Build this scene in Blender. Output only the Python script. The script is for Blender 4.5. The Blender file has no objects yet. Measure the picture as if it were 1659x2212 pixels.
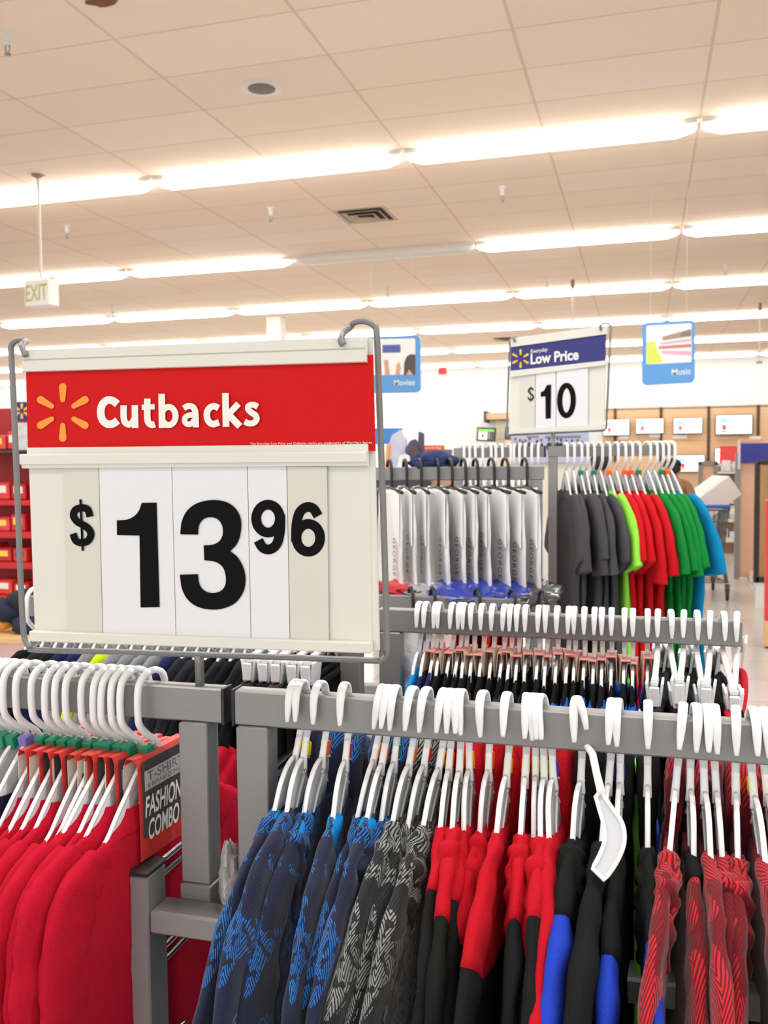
import bpy, math, random
from mathutils import Vector, Matrix, noise
random.seed(7)
PI = math.pi
scene = bpy.context.scene
COL = scene.collection

# ---------------------------------------------------------------- camera
F = 1960.0; PITCH = math.radians(3.24); ROLL = math.radians(-0.6); YAW = math.radians(15.93); EYE = 1.55
CEIL = EYE + 2.687
def cam_axes():
    cy, sy = math.cos(YAW), math.sin(YAW)
    f = Vector((-sy*math.cos(PITCH), cy*math.cos(PITCH), -math.sin(PITCH)))
    r = Vector((cy, sy, 0.0)); u = r.cross(f)
    c, s = math.cos(ROLL), math.sin(ROLL)
    return c*r + s*u, -s*r + c*u, f
AX_R, AX_U, AX_F = cam_axes()
def ray(px, py): return AX_F + AX_R*((px-829.5)/F) + AX_U*((1106-py)/F)
def atY(px, py, Y):
    d = ray(px, py); return d*(Y/d.y) + Vector((0, 0, EYE))
def atZ(px, py, Z):
    d = ray(px, py); return d*((Z-EYE)/d.z) + Vector((0, 0, EYE))
def proj(P):
    P = Vector(P) - Vector((0, 0, EYE)); d = P.dot(AX_F)
    if d < 0.05: return None
    return 829.5 + F*P.dot(AX_R)/d, 1106 - F*P.dot(AX_U)/d
cam = bpy.data.cameras.new('camera'); camo = bpy.data.objects.new('camera', cam); COL.objects.link(camo)
camo.matrix_world = Matrix(((AX_R.x, AX_U.x, -AX_F.x, 0), (AX_R.y, AX_U.y, -AX_F.y, 0), (AX_R.z, AX_U.z, -AX_F.z, EYE), (0, 0, 0, 1)))
cam.sensor_fit = 'VERTICAL'; cam.sensor_height = 36.0; cam.lens = F*36.0/2212.0
cam.clip_start = 0.05; cam.clip_end = 200
cam.dof.use_dof = True; cam.dof.focus_distance = 0.74; cam.dof.aperture_fstop = 18.0
scene.camera = camo
# ---------------------------------------------------------------- world, exposure, lamps
LIGHT_LENS = 17.0        # emission of the lit strip lenses
OVERHEAD_W = 150.0      # watts of each overhead row nearer than the frame shows
WORLD = 1.3
scene.view_settings.view_transform = 'Standard'; scene.view_settings.look = 'None'
scene.view_settings.exposure = 0.0; scene.view_settings.gamma = 1.0; scene.view_settings.use_curve_mapping = False
scene.cycles.use_denoising = True
scene.cycles.max_bounces = 8; scene.cycles.diffuse_bounces = 4; scene.cycles.glossy_bounces = 3
scene.cycles.transmission_bounces = 4; scene.cycles.transparent_max_bounces = 8
scene.cycles.caustics_reflective = False; scene.cycles.caustics_refractive = False
scene.cycles.sample_clamp_indirect = 6.0
w = bpy.data.worlds.new('store_ambient'); scene.world = w; w.use_nodes = True
w.node_tree.nodes['Background'].inputs[0].default_value = (0.97, 0.985, 1.0, 1); w.node_tree.nodes['Background'].inputs[1].default_value = WORLD
for yy in (4.3, 0.8, -2.7, -6.2):
    L = bpy.data.lights.new('overhead_strip_row', 'AREA'); L.shape = 'RECTANGLE'; L.size = 12.0; L.size_y = 0.16
    L.energy = OVERHEAD_W*(1.45 if yy > 0 else 0.84); L.color = (0.975, 0.99, 1.0)
    lo = bpy.data.objects.new('overhead_strip_row', L); lo.location = (-0.6, yy, CEIL-0.11); COL.objects.link(lo)

# ---------------------------------------------------------------- materials
def lin(c):
    return tuple(((v/255.0)/12.92 if v/255.0 <= 0.04045 else ((v/255.0+0.055)/1.055)**2.4) for v in c) + (1.0,)
class NT:
    def __init__(s, name):
        s.m = bpy.data.materials.new(name); s.m.use_nodes = True; s.t = s.m.node_tree; s.n = s.t.nodes
        s.b = s.n['Principled BSDF']
    def add(s, typ, **kw):
        n = s.n.new(typ)
        for k, v in kw.items(): setattr(n, k, v)
        return n
    def link(s, a, b): s.t.links.new(a, b)
    def math(s, op, a, b=None, c=None):
        n = s.n.new('ShaderNodeMath'); n.operation = op
        for i, v in enumerate((a, b, c)):
            if v is None: continue
            if isinstance(v, (int, float)): n.inputs[i].default_value = v
            else: s.link(v, n.inputs[i])
        return n.outputs[0]
    def mix(s, fac, a, b):
        n = s.n.new('ShaderNodeMix'); n.data_type = 'RGBA'
        for sock, v in ((n.inputs[0], fac), (n.inputs[6], a), (n.inputs[7], b)):
            if isinstance(v, (int, float)): sock.default_value = v
            elif isinstance(v, tuple): sock.default_value = v
            else: s.link(v, sock)
        return n.outputs[2]
MATS = {}
def plain(name, rgb, rough=0.5, metal=0.0, spec=0.5, trans=0.0, bump=0.0, bscale=200.0, vary=0.0, alpha=1.0, sss=0.0):
    if name in MATS: return MATS[name]
    N = NT(name); b = N.b
    b.inputs['Base Color'].default_value = lin(rgb); b.inputs['Roughness'].default_value = rough; b.inputs['Metallic'].default_value = metal
    b.inputs['Specular IOR Level'].default_value = spec; b.inputs['Transmission Weight'].default_value = trans; b.inputs['Alpha'].default_value = alpha
    if sss: b.inputs['Subsurface Weight'].default_value = sss; b.inputs['Subsurface Radius'].default_value = (0.01, 0.01, 0.01); b.inputs['Subsurface Scale'].default_value = 0.3
    if bump or vary:
        tc = N.add('ShaderNodeTexCoord'); nz = N.add('ShaderNodeTexNoise'); nz.inputs['Scale'].default_value = bscale; nz.inputs['Detail'].default_value = 3
        N.link(tc.outputs['Object'], nz.inputs['Vector'])
        if bump:
            bp = N.add('ShaderNodeBump'); bp.inputs['Strength'].default_value = bump; bp.inputs['Distance'].default_value = 0.002
            N.link(nz.outputs['Fac'], bp.inputs['Height']); N.link(bp.outputs['Normal'], b.inputs['Normal'])
        if vary:
            d = tuple(max(0, c*(1-vary)) for c in rgb); l = tuple(min(255, c*(1+vary)) for c in rgb)
            N.link(N.mix(nz.outputs['Fac'], lin(d), lin(l)), b.inputs['Base Color'])
    MATS[name] = N.m; return N.m
def fabric(name, rgb, vary=0.12, sheen=0.25):
    m = plain(name, rgb, rough=0.92, spec=0.12, bump=0.5, bscale=900.0, vary=vary)
    b = m.node_tree.nodes['Principled BSDF']; b.inputs['Sheen Weight'].default_value = sheen; b.inputs['Sheen Roughness'].default_value = 0.6
    b.inputs['Sheen Tint'].default_value = lin(tuple(min(255, c*1.2+20) for c in rgb))
    return m
def emis(name, rgb, strength):
    if name in MATS: return MATS[name]
    N = NT(name); N.b.inputs['Base Color'].default_value = lin(rgb); N.b.inputs['Emission Color'].default_value = lin(rgb); N.b.inputs['Emission Strength'].default_value = strength
    MATS[name] = N.m; return N.m
def chevron(name, base, base2, bright, stripe=0.0075, thresh=0.52, zig=0.055, dash=True):
    N = NT(name); b = N.b; uv = N.add('ShaderNodeUVMap'); sp = N.add('ShaderNodeSeparateXYZ'); N.link(uv.outputs[0], sp.inputs[0])
    nz0 = N.add('ShaderNodeTexNoise'); nz0.inputs['Scale'].default_value = 9.0; N.link(uv.outputs[0], nz0.inputs['Vector'])
    u = N.math('ADD', sp.outputs[0], N.math('MULTIPLY', nz0.outputs['Fac'], 0.02)); v = sp.outputs[1]
    t = N.math('ABSOLUTE', N.math('SUBTRACT', N.math('FRACT', N.math('DIVIDE', u, zig)), 0.5))
    k = N.math('DIVIDE', N.math('ADD', v, N.math('MULTIPLY', t, zig*1.3)), stripe)
    s = N.math('GREATER_THAN', N.math('FRACT', k), 0.45)
    nz = N.add('ShaderNodeTexNoise'); nz.inputs['Scale'].default_value = 24.0; nz.inputs['Detail'].default_value = 1.0
    N.link(uv.outputs[0], nz.inputs['Vector'])
    m1 = N.math('GREATER_THAN', nz.outputs['Fac'], thresh)
    nz2 = N.add('ShaderNodeTexNoise'); nz2.inputs['Scale'].default_value = 160.0; nz2.inputs['Detail'].default_value = 0.0
    N.link(uv.outputs[0], nz2.inputs['Vector'])
    m2 = N.math('GREATER_THAN', nz2.outputs['Fac'], 0.42)
    c1 = N.mix(N.math('MULTIPLY', s, 0.75), lin(base), lin(base2))
    c2 = N.mix(N.math('MULTIPLY', N.math('MULTIPLY', s, m1), m2 if dash else 1.0), c1, lin(bright))
    N.link(c2, b.inputs['Base Color']); b.inputs['Roughness'].default_value = 0.85; b.inputs['Specular IOR Level'].default_value = 0.2
    b.inputs['Sheen Weight'].default_value = 0.15
    MATS[name] = N.m; return N.m

M_STEEL = plain('grey_painted_steel', (142, 142, 141), rough=0.42, metal=0.35, bump=0.12, bscale=700, vary=0.03)
M_WIRE = plain('grey_sign_wire', (128, 128, 127), rough=0.4, metal=0.4)
M_CAP = plain('black_end_cap', (34, 30, 30), rough=0.5)
M_CHROME = plain('chrome_wire', (190, 190, 188), rough=0.22, metal=1.0)
M_HANG = plain('white_hanger_plastic', (236, 238, 238), rough=0.32, sss=0.35)
M_WEB = plain('thin_hanger_plastic', (222, 225, 227), rough=0.28, trans=0.0, sss=0.5)
M_CLIP = plain('frosted_clip_plastic', (232, 236, 238), rough=0.3, sss=0.5)
M_BOARD = plain('ivory_sign_plastic', (224, 224, 214), rough=0.42)
M_CARDW = plain('white_price_card', (229, 230, 233), rough=0.5)
M_CARDC = plain('cream_price_card', (214, 214, 203), rough=0.5)
M_INK = plain('black_ink', (14, 15, 17), rough=0.7, spec=0.1)
M_REDCARD = plain('red_header_card', (206, 22, 24), rough=0.6, spec=0.15, bump=0.05, bscale=900)
M_NAVYCARD = plain('navy_header_card', (45, 48, 120), rough=0.45)
M_WHITEINK = plain('white_ink', (240, 240, 232), rough=0.5)
M_ORANGEINK = plain('orange_ink', (243, 152, 48), rough=0.5)
M_YELLOWINK = plain('yellow_ink', (250, 196, 60), rough=0.5)
TAGC = {'green': (28, 130, 96), 'purple': (126, 112, 190), 'yellow': (240, 212, 20), 'orange': (250, 100, 30), 'red': (214, 40, 48), 'blue': (50, 72, 170), 'violet': (92, 70, 170)}
M_TAG = {k: plain(k+'_size_tag', v, rough=0.4) for k, v in TAGC.items()}
M_BLACKH = plain('black_hanger_plastic', (30, 30, 30), rough=0.4)
M_GLASSBAG = plain('clear_plastic_film', (240, 242, 244), rough=0.12, trans=0.9, alpha=0.55)

# ---------------------------------------------------------------- mesh building
class MB:
    def __init__(s): s.v = []; s.f = []; s.uv = {}
    def add(s, vs, fs, uvs=None):
        o = len(s.v); s.v += [Vector(p) for p in vs]
        for f in fs: s.f.append(tuple(i+o for i in f))
        if uvs:
            for i, c in enumerate(uvs): s.uv[o+i] = c
        return s
    def box(s, c, d, rot=None, bev=0.0):
        hx, hy, hz = d[0]/2, d[1]/2, d[2]/2
        if bev <= 0:
            P = [(sx*hx, sy*hy, sz*hz) for sz in (-1, 1) for sy in (-1, 1) for sx in (-1, 1)]
            Fc = [(0, 2, 3, 1), (4, 5, 7, 6), (0, 1, 5, 4), (2, 6, 7, 3), (0, 4, 6, 2), (1, 3, 7, 5)]
        else:
            P = []; b = min(bev, hx*.9, hy*.9, hz*.9)
            def ring(ix, iy, z): return [(ix, iy+b-b*0, z)]
            lv = [(-hz, b), (-hz+b, 0), (hz-b, 0), (hz, b)]
            for z, q in lv:
                x, y = hx-q, hy-q; e = b*0.6 if q == 0 else b*0.3
                P += [(-x+e, -y, z), (x-e, -y, z), (x, -y+e, z), (x, y-e, z), (x-e, y, z), (-x+e, y, z), (-x, y-e, z), (-x, -y+e, z)]
            Fc = [tuple(range(7, -1, -1)), tuple(range(24, 32))]
            for k in range(3):
                for i in range(8): Fc.append((k*8+i, k*8+(i+1) % 8, k*8+8+(i+1) % 8, k*8+8+i))
        if rot is not None: P = [rot @ Vector(p) for p in P]
        return s.add([Vector(p)+Vector(c) for p in P], Fc)
    def bar(s, a, b, w, h, up=Vector((0, 0, 1)), bev=0.0):
        a, b = Vector(a), Vector(b); d = (b-a); x = d.normalized(); y = up.cross(x).normalized(); z = x.cross(y)
        R = Matrix((x, y, z)).transposed()
        return s.box((a+b)/2, (d.length, w, h), R, bev)
    def tube(s, pts, r, n=8, closed=False, cap=True):
        pts = [Vector(p) for p in pts]; m = len(pts); rr = r if isinstance(r, (list, tuple)) else [r]*m
        rings = []; pn = None
        for i in range(m):
            if closed: t = pts[(i+1) % m]-pts[i-1]
            else: t = pts[min(i+1, m-1)]-pts[max(i-1, 0)]
            t.normalize()
            if pn is None:
                pn = t.orthogonal().normalized()
            else:
                pn = (pn - t*pn.dot(t)).normalized()
            b = t.cross(pn)
            rings.append([pts[i]+(pn*math.cos(2*PI*k/n)+b*math.sin(2*PI*k/n))*rr[i] for k in range(n)])
        vs = [p for rg in rings for p in rg]; fs = []
        for i in range(m if closed else m-1):
            j = (i+1) % m
            for k in range(n): fs.append((i*n+k, i*n+(k+1) % n, j*n+(k+1) % n, j*n+k))
        if cap and not closed: fs += [tuple(range(n-1, -1, -1)), tuple((m-1)*n+k for k in range(n))]
        return s.add(vs, fs)
    def sweep(s, path, a, b, n=10, x0=0.0, nz=None, cap=True):
        # path in the y-z plane; a = half thickness in that plane, b = half width along x
        m = len(path); A = a if isinstance(a, (list, tuple)) else [a]*m; B = b if isinstance(b, (list, tuple)) else [b]*m
        vs = []; uvs = []; L = 0
        for i, p in enumerate(path):
            q0 = path[max(i-1, 0)]; q1 = path[min(i+1, m-1)]
            ty, tz = q1[0]-q0[0], q1[1]-q0[1]; l = math.hypot(ty, tz) or 1; ny, nzz = -tz/l, ty/l
            if i: L += math.hypot(p[0]-path[i-1][0], p[1]-path[i-1][1])
            for k in range(n):
                t = 2*PI*k/n; c, sn = math.cos(t), math.sin(t)
                c2 = math.copysign(abs(c)**0.75, c); s2 = math.copysign(abs(sn)**0.75, sn)
                P = Vector((x0+B[i]*s2, p[0]+ny*A[i]*c2, p[1]+nzz*A[i]*c2))
                if nz: P = nz(P, i/(m-1), t)
                vs.append(P); uvs.append((t/(2*PI)*(A[i]+B[i])*3.5, -L))
        fs = []
        for i in range(m-1):
            for k in range(n): fs.append((i*n+k, i*n+(k+1) % n, (i+1)*n+(k+1) % n, (i+1)*n+k))
        if cap: fs += [tuple(range(n-1, -1, -1)), tuple((m-1)*n+k for k in range(n))]
        return s.add(vs, fs, uvs)
    def prism(s, poly, fr, to):
        # poly: list of 3-D points, extruded by the vector (to)
        n = len(poly); a = [Vector(p)+Vector(fr) for p in poly]; b = [p+Vector(to) for p in a]
        fs = [tuple(range(n-1, -1, -1)), tuple(range(n, 2*n))]
        for i in range(n): fs.append((i, (i+1) % n, n+(i+1) % n, n+i))
        return s.add(a+b, fs)
    def lathe(s, prof, c=(0, 0, 0), n=16):
        vs = []; m = len(prof)
        for r, z in prof: vs += [(c[0]+r*math.cos(2*PI*k/n), c[1]+r*math.sin(2*PI*k/n), c[2]+z) for k in range(n)]
        fs = []
        for i in range(m-1):
            for k in range(n): fs.append((i*n+k, i*n+(k+1) % n, (i+1)*n+(k+1) % n, (i+1)*n+k))
        fs += [tuple(range(n-1, -1, -1)), tuple((m-1)*n+k for k in range(n))]
        return s.add(vs, fs)
    def sphere(s, c, r, sc=(1, 1, 1), n=14, m=9, disp=0.0, seed=0.0, freq=4.0):
        vs = [];
        for i in range(m+1):
            ph = PI*i/m
            for k in range(n):
                t = 2*PI*k/n; d = Vector((math.sin(ph)*math.cos(t), math.sin(ph)*math.sin(t), math.cos(ph)))
                q = 1.0 + (disp*noise.noise(d*freq+Vector((seed, seed*1.7, 0))) if disp else 0)
                vs.append(Vector(c)+Vector((d.x*r*sc[0], d.y*r*sc[1], d.z*r*sc[2]))*q)
        fs = []
        for i in range(m):
            for k in range(n): fs.append((i*n+k, (i+1)*n+k, (i+1)*n+(k+1) % n, i*n+(k+1) % n))
        return s.add(vs, fs)
    def mesh(s, name, off=Vector((0, 0, 0)), smooth=False):
        me = bpy.data.meshes.new(name); me.from_pydata([tuple(p-off) for p in s.v], [], s.f)
        if s.uv:
            l = me.uv_layers.new(name='UVMap')
            for lp in me.loops: l.data[lp.index].uv = s.uv.get(lp.vertex_index, (0, 0))
        me.validate(); me.update()
        if smooth:
            for p in me.polygons: p.use_smooth = True
            if smooth == 'auto':
                try: me.set_sharp_from_angle(angle=math.radians(40))
                except Exception: pass
        return me
    def build(s, name, m, parent=None, smooth='auto', origin=None):
        if origin is None: origin = wloc(parent) if parent else Vector((0, 0, 0))
        me = s.mesh(name, Vector(origin), smooth); me.materials.append(m)
        o = bpy.data.objects.new(name, me); COL.objects.link(o)
        if parent: o.parent = parent; o.location = Vector(origin)-wloc(parent)
        else: o.location = origin
        return o
def wloc(o):
    v = Vector((0, 0, 0))
    while o: v = v+Vector(o.location); o = o.parent
    return v
def tag(o, label, cat, group=None, kind=None):
    o['label'] = label; o['category'] = cat
    if group: o['group'] = group
    if kind: o['kind'] = kind
    return o
def thing(name, label, cat, loc=(0, 0, 0), group=None):
    o = bpy.data.objects.new(name, None); COL.objects.link(o); o.location = loc; o.empty_display_size = 0.05
    return tag(o, label, cat, group)
def struct(o): o['kind'] = 'structure'; return o
def kids(o): return [c for c in o.children]
def dup(o, label=None, parent=None):
    c = o.copy(); COL.objects.link(c)
    if parent is not None: c.parent = parent
    if label: c['label'] = label
    for ch in kids(o): dup(ch, None, c)
    return c
ONES = ['', 'first', 'second', 'third', 'fourth', 'fifth', 'sixth', 'seventh', 'eighth', 'ninth', 'tenth', 'eleventh', 'twelfth', 'thirteenth', 'fourteenth', 'fifteenth', 'sixteenth', 'seventeenth', 'eighteenth', 'nineteenth']
TENS = {2: ('twentieth', 'twenty'), 3: ('thirtieth', 'thirty'), 4: ('fortieth', 'forty')}
def nth(k):
    if k < 20: return ONES[k]
    t, o = divmod(k, 10); return TENS[t][0] if o == 0 else TENS[t][1]+'-'+ONES[o]
# lettering: outlines of a word in a unit box
def word(txt, bold=0.0, spacing=1.0):
    c = bpy.data.curves.new('lettering', 'FONT'); c.body = txt; c.offset = bold; c.space_character = spacing; c.resolution_u = 6
    o = bpy.data.objects.new('lettering', c); COL.objects.link(o)
    dg = bpy.context.evaluated_depsgraph_get(); me = bpy.data.meshes.new_from_object(o.evaluated_get(dg))
    vs = [(v.co.x, v.co.y) for v in me.vertices]; fs = [tuple(p.vertices) for p in me.polygons]
    bpy.data.objects.remove(o); bpy.data.curves.remove(c); bpy.data.meshes.remove(me)
    x0 = min(p[0] for p in vs); x1 = max(p[0] for p in vs); y0 = min(p[1] for p in vs); y1 = max(p[1] for p in vs)
    return [((x-x0)/(x1-x0), (y-y0)/(y1-y0)) for x, y in vs], fs
def put_word(mb, txt, bl, br, tl, bold=0.0, spacing=1.0, skew=0.0):
    vs, fs = word(txt, bold, spacing); bl, br, tl = Vector(bl), Vector(br), Vector(tl)
    mb.add([bl+(br-bl)*(x+skew*y)+(tl-bl)*y for x, y in vs], fs); return mb
def stroke(pts, wd, closed=False, sub=6):
    # smooth stroke of even width through 2-D points -> verts, faces
    n = len(pts); P = []
    if n == 2: P = pts
    else:
        for i in range(n if closed else n-1):
            g = lambda k: Vector(pts[k % n]) if closed else Vector(pts[min(max(k, 0), n-1)])
            p0, p1, p2, p3 = g(i-1), g(i), g(i+1), g(i+2)
            for q in range(sub):
                t = q/sub; P.append(tuple(0.5*((2*p1)+(p2-p0)*t+(2*p0-5*p1+4*p2-p3)*t*t+(3*p1-p0-3*p2+p3)*t**3)))
        if not closed: P.append(pts[-1])
    m = len(P); vs = []; fs = []
    for i in range(m):
        a = P[i-1] if (closed or i) else P[0]; b = P[(i+1) % m] if (closed or i < m-1) else P[-1]
        tx, ty = b[0]-a[0], b[1]-a[1]; l = math.hypot(tx, ty) or 1; ww = wd if not callable(wd) else wd(i/(m-1))
        nx, ny = -ty/l*ww/2, tx/l*ww/2; vs += [(P[i][0]+nx, P[i][1]+ny), (P[i][0]-nx, P[i][1]-ny)]
    for i in range(m if closed else m-1):
        j = (i+1) % m; fs.append((2*i, 2*i+1, 2*j+1, 2*j))
    return vs, fs
def smooth_poly(pts, corners, sub=5):
    n = len(pts); out = []
    for i in range(n):
        p1, p2 = Vector(pts[i]), Vector(pts[(i+1) % n])
        p0 = p1-(p2-p1) if i in corners else Vector(pts[i-1]); p3 = p2+(p2-p1) if (i+1) % n in corners else Vector(pts[(i+2) % n])
        if i in corners and (i+1) % n in corners: out.append(tuple(p1)); continue
        for q in range(sub):
            t = q/sub; out.append(tuple(0.5*((2*p1)+(p2-p0)*t+(2*p0-5*p1+4*p2-p3)*t*t+(3*p1-p0-3*p2+p3)*t**3)))
    return out
def spark(c, r_in, r_out, w_in, w_out, sy=1.0):
    out = []
    for k in range(6):
        a = PI/2+k*PI/3; d = Vector((math.cos(a), math.sin(a))); p = Vector((-d.y, d.x)); pts = []
        for q in range(9): t = PI*q/8; pts.append(Vector(d)*(r_out-w_out/2+math.sin(t)*w_out/2)+p*math.cos(t)*w_out/2)
        for q in range(7): t = PI*q/6; pts.append(Vector(d)*(r_in+w_in/2-math.sin(t)*w_in/2)-p*math.cos(t)*w_in/2)
        out.append([(c[0]+x.x, c[1]+x.y*sy) for x in pts])
    return out
# ---------------------------------------------------------------- the room
GX0, GY0 = -3.2375, 5.23
WALL_Y = 26.5
def ceiling_mat():
    N = NT('ceiling_tiles'); b = N.b; tc = N.add('ShaderNodeTexCoord'); sp = N.add('ShaderNodeSeparateXYZ'); N.link(tc.outputs['Object'], sp.inputs[0])
    gx = N.math('DIVIDE', N.math('SUBTRACT', sp.outputs[0], GX0), 1.2192); gy = N.math('DIVIDE', N.math('SUBTRACT', sp.outputs[1], GY0), 0.6096)
    def near(g, wd): return N.math('LESS_THAN', N.math('ABSOLUTE', N.math('SUBTRACT', N.math('FRACT', N.math('ADD', g, 0.5)), 0.5)), wd)
    grid = N.math('MAXIMUM', near(gx, 0.009), near(gy, 0.013))
    cx = N.add('ShaderNodeCombineXYZ'); N.link(N.math('FLOOR', gx), cx.inputs[0]); N.link(N.math('FLOOR', gy), cx.inputs[1])
    wn = N.add('ShaderNodeTexWhiteNoise'); wn.noise_dimensions = '2D'; N.link(cx.outputs[0], wn.inputs['Vector'])
    c = N.mix(N.math('GREATER_THAN', wn.outputs['Value'], 0.8), lin((244, 223, 205)), lin((246, 227, 220)))
    c = N.mix(N.math('MULTIPLY', N.math('GREATER_THAN', wn.outputs['Value'], 0.4), 0.35), c, lin((247, 229, 204)))
    nz = N.add('ShaderNodeTexNoise'); nz.inputs['Scale'].default_value = 1.3; nz.inputs['Detail'].default_value = 2; N.link(tc.outputs['Object'], nz.inputs['Vector'])
    c = N.mix(N.math('MULTIPLY', nz.outputs['Fac'], 0.25), c, lin((238, 216, 196)))
    N.link(N.mix(N.math('MULTIPLY', grid, 0.55), c, lin((206, 176, 158))), b.inputs['Base Color']); b.inputs['Roughness'].default_value = 0.9; b.inputs['Specular IOR Level'].default_value = 0.1
    return N.m
def floor_mat():
    N = NT('polished_floor_tiles'); b = N.b; tc = N.add('ShaderNodeTexCoord'); br = N.add('ShaderNodeTexBrick')
    br.offset = 0.0; br.inputs['Scale'].default_value = 1.0; br.inputs['Brick Width'].default_value = 0.61; br.inputs['Row Height'].default_value = 0.61; br.inputs['Mortar Size'].default_value = 0.004
    br.inputs['Color1'].default_value = lin((205, 203, 200)); br.inputs['Color2'].default_value = lin((196, 193, 190)); br.inputs['Mortar'].default_value = lin((165, 162, 160))
    N.link(tc.outputs['Object'], br.inputs['Vector']); N.link(br.outputs['Color'], b.inputs['Base Color'])
    b.inputs['Roughness'].default_value = 0.17
    return N.m
fl = struct(MB().box((0, 9.5, -0.05), (46, 35, 0.1)).build('floor', floor_mat()))
ce = struct(MB().box((0, 9.5, CEIL+0.05), (46, 35, 0.1)).build('ceiling', ceiling_mat()))
struct(MB().box((0, WALL_Y+0.1, CEIL/2), (46, 0.2, CEIL)).build('wall_back', plain('white_painted_wall', (230, 236, 240), rough=0.8)))
# tan slat board along the right half of the back wall
def slat_mat():
    N = NT('tan_slat_board'); b = N.b; tc = N.add('ShaderNodeTexCoord'); sp = N.add('ShaderNodeSeparateXYZ'); N.link(tc.outputs['Object'], sp.inputs[0])
    g = N.math('LESS_THAN', N.math('FRACT', N.math('DIVIDE', sp.outputs[2], 0.1)), 0.10)
    N.link(N.mix(N.math('MULTIPLY', g, 0.35), lin((224, 186, 148)), lin((160, 124, 95))), b.inputs['Base Color']); b.inputs['Roughness'].default_value = 0.6
    return N.m
M_SLAT = slat_mat()
M_TAN = plain('tan_laminate', (219, 176, 146), rough=0.5)

# ---------------------------------------------------------------- ceiling strip lights
M_HOUSE = plain('white_fixture_housing', (225, 222, 215), rough=0.5)
M_LENS = emis('lit_strip_lens', (255, 251, 242), LIGHT_LENS)
M_LENSOFF = plain('unlit_strip_lens', (222, 216, 206), rough=0.3)
def strip_proto(lit):
    r = thing('strip_light', 'x', 'ceiling light', (0, 0, 0), 'fluorescent strips in rows on the ceiling')
    MB().box((0, 0, -0.02), (2.40, 0.17, 0.04)).build('housing', M_HOUSE, r)
    m = MB(); prof = [(-0.10, -0.040), (-0.085, -0.085), (-0.04, -0.105), (0.04, -0.105), (0.085, -0.085), (0.10, -0.040)]
    vs = []; xs = [-1.20, -1.16, -1.05, -0.02, 0.0, 0.02, 1.05, 1.16, 1.20]; sc = [.25, .6, 1, 1, .93, 1, 1, .6, .25]
    for x, k in zip(xs, sc): vs += [(x, y*k, -0.04+(z+0.04)*k) for y, z in prof]
    fs = []
    for i in range(len(xs)-1):
        for k in range(5): fs.append((i*6+k, i*6+k+1, (i+1)*6+k+1, (i+1)*6+k))
    fs += [tuple(range(6)), tuple(range(len(xs)*6-1, len(xs)*6-7, -1))]
    m.add(vs, fs).build('lens', M_LENS if lit else M_LENSOFF, r); return r
ROWS = [7.84, 11.36, 14.80, 18.30, 21.80, 25.20]
ROWN = ['nearest', 'second', 'third', 'fourth', 'fifth', 'farthest']
pL = None; pU = None
for ri, y in enumerate(ROWS):
    vis = []
    for i in range(-19, 19, 2):
        xa, xb = GX0+1.2192*i, GX0+1.2192*(i+2)
        pa, pb = proj((xa+.1, y, CEIL)), proj((xb-.1, y, CEIL))
        if pa and pb and pb[0] > 4 and pa[0] < 1655: vis.append(((xa+xb)/2, i))
    for k, (x, i) in enumerate(vis):
        lit = not (ri == 1 and i == -1)
        if lit:
            if pL is None: pL = strip_proto(True); o = pL
            else: o = dup(pL)
            o['label'] = 'lit fluorescent strip in the %s ceiling row, %s from the left' % (ROWN[ri], nth(k+1))
        else:
            pU = o = strip_proto(False); o['label'] = 'only unlit fluorescent strip, a dark gap in the second ceiling row'
        o.location = (x, y, CEIL)

# ---------------------------------------------------------------- ceiling fittings
def sprinkler(px, py, label, drop=0.14):
    p = atZ(px, py, CEIL)
    r = thing('fire_sprinkler', label, 'sprinkler', p, 'fire sprinklers in the ceiling')
    MB().lathe([(0.042, 0), (0.042, -0.012), (0.024, -0.02), (0.022, -drop*.6), (0.012, -drop*.62)], p, 14).build('cup', M_HOUSE, r)
    m = MB(); m.tube([p+Vector((0.013, 0, -drop*.6)), p+Vector((0.016, 0, -drop*.8)), p+Vector((0, 0, -drop*.95)), p+Vector((-0.016, 0, -drop*.8)), p+Vector((-0.013, 0, -drop*.6))], 0.004, 6)
    m.lathe([(0.02, -drop*.95), (0.02, -drop)], p, 12); m.build('head', M_STEEL, r)
sprinkler(15, 68, 'white ceiling sprinkler hanging at the top left corner of the view')
sprinkler(585, 449, 'ceiling sprinkler just left of the square air vent')
sprinkler(145, 487, 'ceiling sprinkler right of the exit sign rod')
sprinkler(1085, 404, 'ceiling sprinkler right of the square air vent, below the nearest lights')
sprinkler(838, 622, 'small ceiling sprinkler above the third light row near centre')
sprinkler(1181, 601, 'small ceiling sprinkler left of the hanging rod above the low price sign')
sprinkler(1568, 572, 'small ceiling sprinkler above the third light row at far right')
sprinkler(243, 660, 'small ceiling sprinkler between third and fourth light rows, above the red sign')
p = atZ(565, 188, CEIL)
r = thing('ceiling_speaker', 'round grey ceiling speaker in a white ring, high in the view', 'speaker', p)
MB().lathe([(0.15, 0), (0.15, -0.008), (0.105, -0.012)], p, 32).build('ring', M_HOUSE, r)
MB().lathe([(0.098, -0.010), (0.098, -0.016), (0.06, -0.02)], p, 32).build('grille', plain('grey_speaker_grille', (128, 116, 112), rough=0.7), r)
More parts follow.
